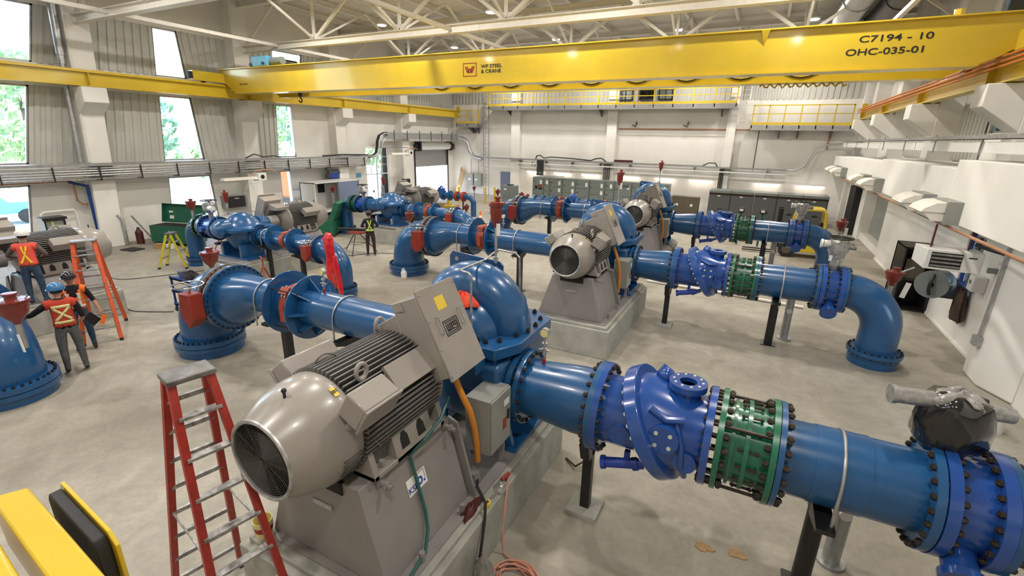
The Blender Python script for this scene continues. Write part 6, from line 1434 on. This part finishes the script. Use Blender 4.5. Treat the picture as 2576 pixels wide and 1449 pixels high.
# ------------------------------------------------------------------ people
from mathutils.bvhtree import BVHTree
def person(label, loc, face, hgt, cols, arms, legs=None, vest=None, helmet=None, tapes=None, lean=0.0, vneck=False, turn=0.0):
    """cols: trousers, shirt, sleeve (upper), forearm, boots ; face: heading of the front (local -y) ; arms: {side: (elbow, wrist, tip dir)}"""
    k = hgt/1.76
    vsx, ed, rad, lab = [], [], [], []
    def v(p, r): vsx.append(V(p)*k); rad.append(r*k); return len(vsx)-1
    def e_(a, b, l): ed.append((a, b)); lab.append((a, b, l))
    L = legs or {}
    pel = v((0, 0, .95), .15); wa = v((0, -lean*.25, 1.1), .145); ch = v((0, -lean*.6, 1.28), .16); sh = v((0, -lean*.85, 1.42), .105); nk = v((0, -lean, 1.50), .055)
    h1 = v((0, -lean-.025, 1.56), .072); h2 = v((0, -lean-.02, 1.645), .092); h3 = v((0, -lean-.01, 1.72), .075)
    ns = v((0, -lean-.115, 1.62), .018)
    e_(pel, wa, 'torso'); e_(wa, ch, 'torso'); e_(ch, sh, 'torso'); e_(sh, nk, 'neck'); e_(nk, h1, 'head'); e_(h1, h2, 'head'); e_(h2, h3, 'head'); e_(h2, ns, 'head')
    for s in (-1, 1):
        er = v((s*.092, -lean-.005, 1.635), .02); e_(h2, er, 'head')
        kn, an, toe = L.get(s, ((s*.12, -.02, .50), (s*.13, .02, .10), (s*.15, -.15, .045)))
        hp = v((s*.1, 0, .86), .10); a = v(kn, .07); b = v(an, .052); c = v(toe, .042); hl = v((an[0], an[1]+.05, .05), .04)
        e_(pel, hp, 'leg'); e_(hp, a, 'leg'); e_(a, b, 'leg'); e_(b, c, 'boot'); e_(b, hl, 'boot')
        so_ = v((s*.185, -lean*.85, 1.40), .068); e_(sh, so_, 'torso')
        el, wr, hd = arms[s]
        a = v(el, .048); b = v(wr, .034); e_(so_, a, 'upper'); e_(a, b, 'fore')
        d = V(hd).normalized(); pm = v(V(wr)+d*.07, .036); e_(b, pm, 'hand')
        q = d.cross(V((0, 0, 1))); q = q.normalized() if q.length > .1 else V((1, 0, 0))
        q2 = d.cross(q)
        for f, ln in ((-.028, .06), (-.010, .075), (.010, .07), (.028, .055)):
            f1 = v(V(wr)+d*.105+q*f, .0095); f2 = v(V(wr)+d*(.105+ln*.6)+q*f+q2*.012, .0085); f3 = v(V(wr)+d*(.105+ln*.9)+q*f+q2*.035, .0075)
            e_(pm, f1, 'hand'); e_(f1, f2, 'hand'); e_(f2, f3, 'hand')
        t1 = v(V(wr)+d*.045+q*.042*s, .011); t2 = v(V(wr)+d*.085+q*.06*s+q2*.02, .009); e_(pm, t1, 'hand'); e_(t1, t2, 'hand')
    me = bpy.data.meshes.new('person'); me.from_pydata(vsx, ed, [])
    o = bpy.data.objects.new('person', me); COL.objects.link(o)
    sk = o.modifiers.new('skin', 'SKIN'); sk.branch_smoothing = .6; sk.use_smooth_shade = True
    for i, d in enumerate(me.skin_vertices[0].data): d.radius = (rad[i], rad[i]); d.use_root = (i == 0)
    # flatten the trunk and shape the head a little
    for i, (rx, ry) in {pel: (.175, .125), wa: (.165, .12), ch: (.185, .125), sh: (.12, .1), h1: (.062, .075), h2: (.078, .098), h3: (.07, .085)}.items(): me.skin_vertices[0].data[i].radius = (rx*k, ry*k)
    su = o.modifiers.new('sub', 'SUBSURF'); su.levels = 2; su.render_levels = 2
    bpy.context.view_layer.update(); dg = bpy.context.evaluated_depsgraph_get()
    nm = bpy.data.meshes.new_from_object(o.evaluated_get(dg)); o.modifiers.clear(); o.data = nm
    mm = {'leg': cols[0], 'torso': cols[1], 'neck': skin, 'head': skin, 'upper': cols[2], 'fore': cols[3], 'hand': skin, 'boot': cols[4]}
    order = list(dict.fromkeys(mm.values())); nm.materials.clear()
    for m_ in order: nm.materials.append(m_)
    segs = [(vsx[a], vsx[b], l, (rad[a]+rad[b])/2) for a, b, l in lab]
    tors = []
    for pg in nm.polygons:
        c = pg.center; best = None
        for a, b, l, r_ in segs:
            ab = b-a; t = max(0, min(1, (c-a).dot(ab)/ab.length_squared)); dd = (c-a-ab*t).length-r_*.9
            if best is None or dd < best[0]: best = (dd, l, t)
        l = best[1]
        if l == 'torso' and c.z < .93*k: l = 'leg'
        if l == 'leg' and c.z > .98*k: l = 'torso'
        pg.material_index = order.index(mm[l]); pg.use_smooth = True
        if l == 'torso' and .98*k < c.z < 1.47*k and abs(c.x) < .205*k: tors.append(pg.index)
    BASE[o] = V((0, 0, 0)); ROOTS.append(o)
    if vest:
        vmap = {}; vv = []; ff = []
        for pi in tors:
            pg = nm.polygons[pi]
            if vneck and pg.center.y < 0 and abs(pg.center.x) < max(0, (pg.center.z/k-1.16))*.45: continue
            f = []
            for vi in pg.vertices:
                if vi not in vmap: vmap[vi] = len(vv); q = nm.vertices[vi]; vv.append(tuple(q.co+q.normal*.018*k))
                f.append(vmap[vi])
            ff.append(tuple(f))
        m2 = MB(); m2.v = vv; m2.f = ff; vo = P('vest', m2, vest, o, ang=180)
        sd = vo.modifiers.new('thick', 'SOLIDIFY'); sd.thickness = .008; sd.offset = 0
        bv = BVHTree.FromPolygons([V(p) for p in vv], ff)
        for (tm, tl) in (tapes or ()):
            for (a0, z0, a1, z1, wd) in tl:
                n = 14; L_, R_ = [], []
                dirv = V(((a1-a0)*.15, (z1-z0))).normalized(); pr = V((-dirv.y, dirv.x))
                for i in range(n+1):
                    t = i/n
                    for s, lst in ((-1, L_), (1, R_)):
                        a = a0+(a1-a0)*t+s*pr.x*wd/2/.15; z = (z0+(z1-z0)*t+s*pr.y*wd/2)*k
                        og = V((math.sin(a)*.8, -math.cos(a)*.8, z)); dv = V((-math.sin(a), math.cos(a), 0))
                        h = bv.ray_cast(og, dv)
                        lst.append(h[0]-dv*.012 if h[0] is not None else None)
                mb = MB()
                for i in range(n):
                    if None in (L_[i], R_[i], L_[i+1], R_[i+1]): continue
                    mb.add([L_[i], R_[i], R_[i+1], L_[i+1]], [(0, 1, 2, 3)])
                if mb.v:
                    t_ = P('reflective_tape', mb, tm, vo, ang=180); sd = t_.modifiers.new('thick', 'SOLIDIFY'); sd.thickness = .006
    hx, hy, hz = 0, (-lean-.015)*k, 1.665*k
    mb = MB().lathe([(0, .125*k), (.03, .124*k), (.07, .112*k), (.11, .08*k), (.13, .04*k), (.135, .001)], (hx, hy, hz), (0, 0, 1), 24)
    ho = P('helmet', mb, helmet, o, ang=60)
    P('helmet_brim', MB().lathe([(0, .14*k), (.008, .14*k), (.012, .12*k)], (hx, hy-.012*k, hz-.004), (0, 0, 1), 24).prism([(-.08*k, hy-.1*k, hz), (.08*k, hy-.1*k, hz), (.05*k, hy-.175*k, hz-.015), (-.05*k, hy-.175*k, hz-.015)], (0, 0, .01)), helmet, ho)
    P('hair', MB().lathe([(0, .084*k), (.06, .098*k)], (hx, hy+.02*k, hz-.055*k), (0, 0, 1), 18), tshirt, o)
    for s in (-1, 1): P('eye', MB().sphere((s*.032*k, (-lean-.105)*k, 1.645*k), .011*k, 8, 6), printk, o)
    P('mouth', MB().box(-.022*k, .022*k, (-lean-.098)*k, (-lean-.088)*k, 1.575*k, 1.583*k), maroon, o)
    o.location = loc; o.rotation_euler = (0, 0, face)
    return tag(o, label, 'person')
XB = lambda a: [(PI-a, 1.42, PI+a, 1.03, .055), (PI+a, 1.42, PI-a, 1.03, .055)]
# worker with blue helmet, back to the camera, left arm stretched to the air valve
p = person('person in blue helmet and red vest seen from behind, arm stretched to the air valve', (-11.5, 3.6, 0), R(-107), 1.82,
    (gtrous, tshirt, tshirt, skin, boots), {1: ((.42, -.18, 1.2), (.62, -.34, 1.16), (.9, -.4, -.05)), -1: ((-.27, .02, 1.12), (-.25, -.18, .98), (.1, -.9, -.3))},
    vest=vestr, helmet=helblue, tapes=[(cream, [(PI-.9, 1.36, PI+.9, 1.36, .05), (PI-.95, 1.06, PI+.95, 1.06, .05), (PI-.85, 1.33, PI+.85, 1.1, .045), (PI+.85, 1.33, PI-.85, 1.1, .045)])])
p = person('person in black helmet and orange V-neck vest facing the camera with a tablet', (-12.6, 4.2, 0), R(66), 1.74,
    (jeans, tshirt, tshirt, skin, boots), {1: ((.29, .0, 1.12), (.36, -.1, .9), (.1, -.3, -.9)), -1: ((-.26, .05, 1.14), (-.22, -.18, 1.0), (.3, -.9, -.1))},
    vest=vesto, helmet=helblk, vneck=True, tapes=[(silver, [(-1.25, 1.03, 1.25, 1.03, .05), (-.62, 1.42, -.62, 1.06, .05), (.62, 1.42, .62, 1.06, .05)])], lean=.03)
e = th('tablet', 'black tablet held at thigh height by the person in the orange vest', 'tablet', (-12.1, 4.35, .7))
P('slab', MB().cbox((-12.22, 4.27, .76), (.02, .18, .26), (R(35), 'X')), black, e); P('orange_flag', MB().cbox((-12.12, 4.42, .72), (.02, .08, .2), (R(-25), 'X')), vesto, e)
p = person('person in white helmet and coral vest leaning over the cropped motor at far left', (-14.45, 4.2, .72), R(-122), 1.70,
    (jeans, tan, tan, tan, boots), {1: ((.36, -.12, 1.2), (.3, -.38, 1.1), (-.2, -.9, .1)), -1: ((-.32, -.1, 1.18), (-.2, -.36, 1.08), (.2, -.9, .1))},
    vest=vestp, helmet=helwht, tapes=[(yelt, XB(.75))], lean=.08)
p = person('person in dark helmet with crossed lime tapes standing by the tripod vice', (-13.4, 13.85, 0), R(-138), 1.78,
    (btrous, navy, navy, navy, boots), {1: ((.31, -.1, 1.16), (.22, -.36, 1.12), (-.2, -.9, .1)), -1: ((-.31, -.1, 1.16), (-.2, -.34, 1.1), (.2, -.9, .1))},
    vest=vestk, helmet=helblk, tapes=[(lime, XB(.75)+[(PI-1.2, 1.04, PI+1.2, 1.04, .07)])], lean=.05)

# ------------------------------------------------------------------ outdoors
g = ST('ground_outside', MB().box(-90, -24.4, -40, 90, -.4, -.05), yard)
def tree(label, x, y, h, r, seed, m_=None):
    rnd = random.Random(seed); e = th('tree', label, 'tree', (x, y, 0), 'trees outside the window wall')
    P('trunk', MB().tube([(x, y, -.1), (x+.1, y, h*.4), (x, y+.1, h*.75)], [.22, .16, .08], 8), bark, e)
    mb = MB()
    for i in range(420):
        a = rnd.uniform(0, 2*PI); t = rnd.uniform(-1, 1); rr = r*math.sqrt(1-t*t)*rnd.uniform(.6, 1.05)
        c = V((x+rr*math.cos(a), y+rr*math.sin(a), h*.62+t*h*.36)); s = rnd.uniform(.25, .6)
        u = V((rnd.gauss(0, 1), rnd.gauss(0, 1), rnd.gauss(0, 1))).normalized(); q = u.orthogonal().normalized(); w_ = u.cross(q)
        mb.add([c+q*s, c+w_*s*.6, c-q*s, c-w_*s*.6, c+u*s*.3], [(0, 1, 4), (1, 2, 4), (2, 3, 4), (3, 0, 4)])
    P('foliage', mb, m_ or leafm, e, kind='stuff')
for i, (x, y, h, r) in enumerate(((-44, -2, 8.5, 3.2), (-46, 6, 8, 3.4), (-45, 13, 9.5, 3.6), (-48, 20, 8.5, 3.6), (-44, 27, 9, 3.4), (-46, 34, 9.5, 3.8), (-50, 42, 10, 4), (-48, 50, 9, 4))):
    tree('green tree in the yard beyond the window wall', x, y*1.15, h, r*.85, i, leafm if i % 2 == 0 else leafd)
e = th('red_fence', 'long red hoarding in the yard seen through the slanted windows', 'fence', (-38, 14, 0))
P('panel', MB().box(-38.1, -38, -10, 30, 1.75, 2.35), logored, e)
for i in range(7): P('post', MB().box(-38.15, -37.95, -9.5+i*6.4, -9.4+i*6.4, -.05, 2.35), logored, e)
e = th('orange_machine', 'orange machine outside the third window', 'machine', (-29.5, 23.6, 0)); P('body', MB().box(-30.6, -29, 22.8, 24.0, .3, 2.7), ladorange, e, bevel=.05); P('grille', MB().box(-29, -28.96, 23.4, 23.9, .8, 1.4), cream, e); P('track', MB().box(-30.8, -28.9, 22.6, 24.4, -.05, .35), rubber, e)
e = th('pickup', 'blue pickup parked outside the left window', 'car', (-34, 8.2, 0))
P('body', MB().prism([(-35, 7.2, .5), (-35, 11.0, .5), (-35, 11.0, 1.0), (-35, 9.6, 1.05), (-35, 9.2, 1.6), (-35, 8.0, 1.6), (-35, 7.7, 1.05), (-35, 7.2, 1.0)], (1.7, 0, 0)), bluebox, e, bevel=.06)
for yy in (8.0, 10.2): P('wheel', MB().cyl((-33.4, yy, .33), (-33.2, yy, .33), .36, 18), rubber, e)
P('windscreen', MB().box(-33.32, -33.28, 8.2, 9.1, 1.1, 1.5), dark, e)
e = th('bushes', 'low shrubs at the far edge of the yard', 'shrub', (-52, 20, 0))
mb = MB(); rnd = random.Random(5)
for i in range(900):
    c = V((-53+rnd.uniform(-1, 1), rnd.uniform(-20, 70), rnd.uniform(0, 3.5))); s = rnd.uniform(.4, .9); u = V((rnd.gauss(0, 1), rnd.gauss(0, 1), rnd.gauss(0, 1))).normalized(); q = u.orthogonal().normalized(); w_ = u.cross(q)
    mb.add([c+q*s, c+w_*s*.6, c-q*s, c-w_*s*.6], [(0, 1, 2, 3)])
P('foliage', mb, leafm, e, kind='stuff')
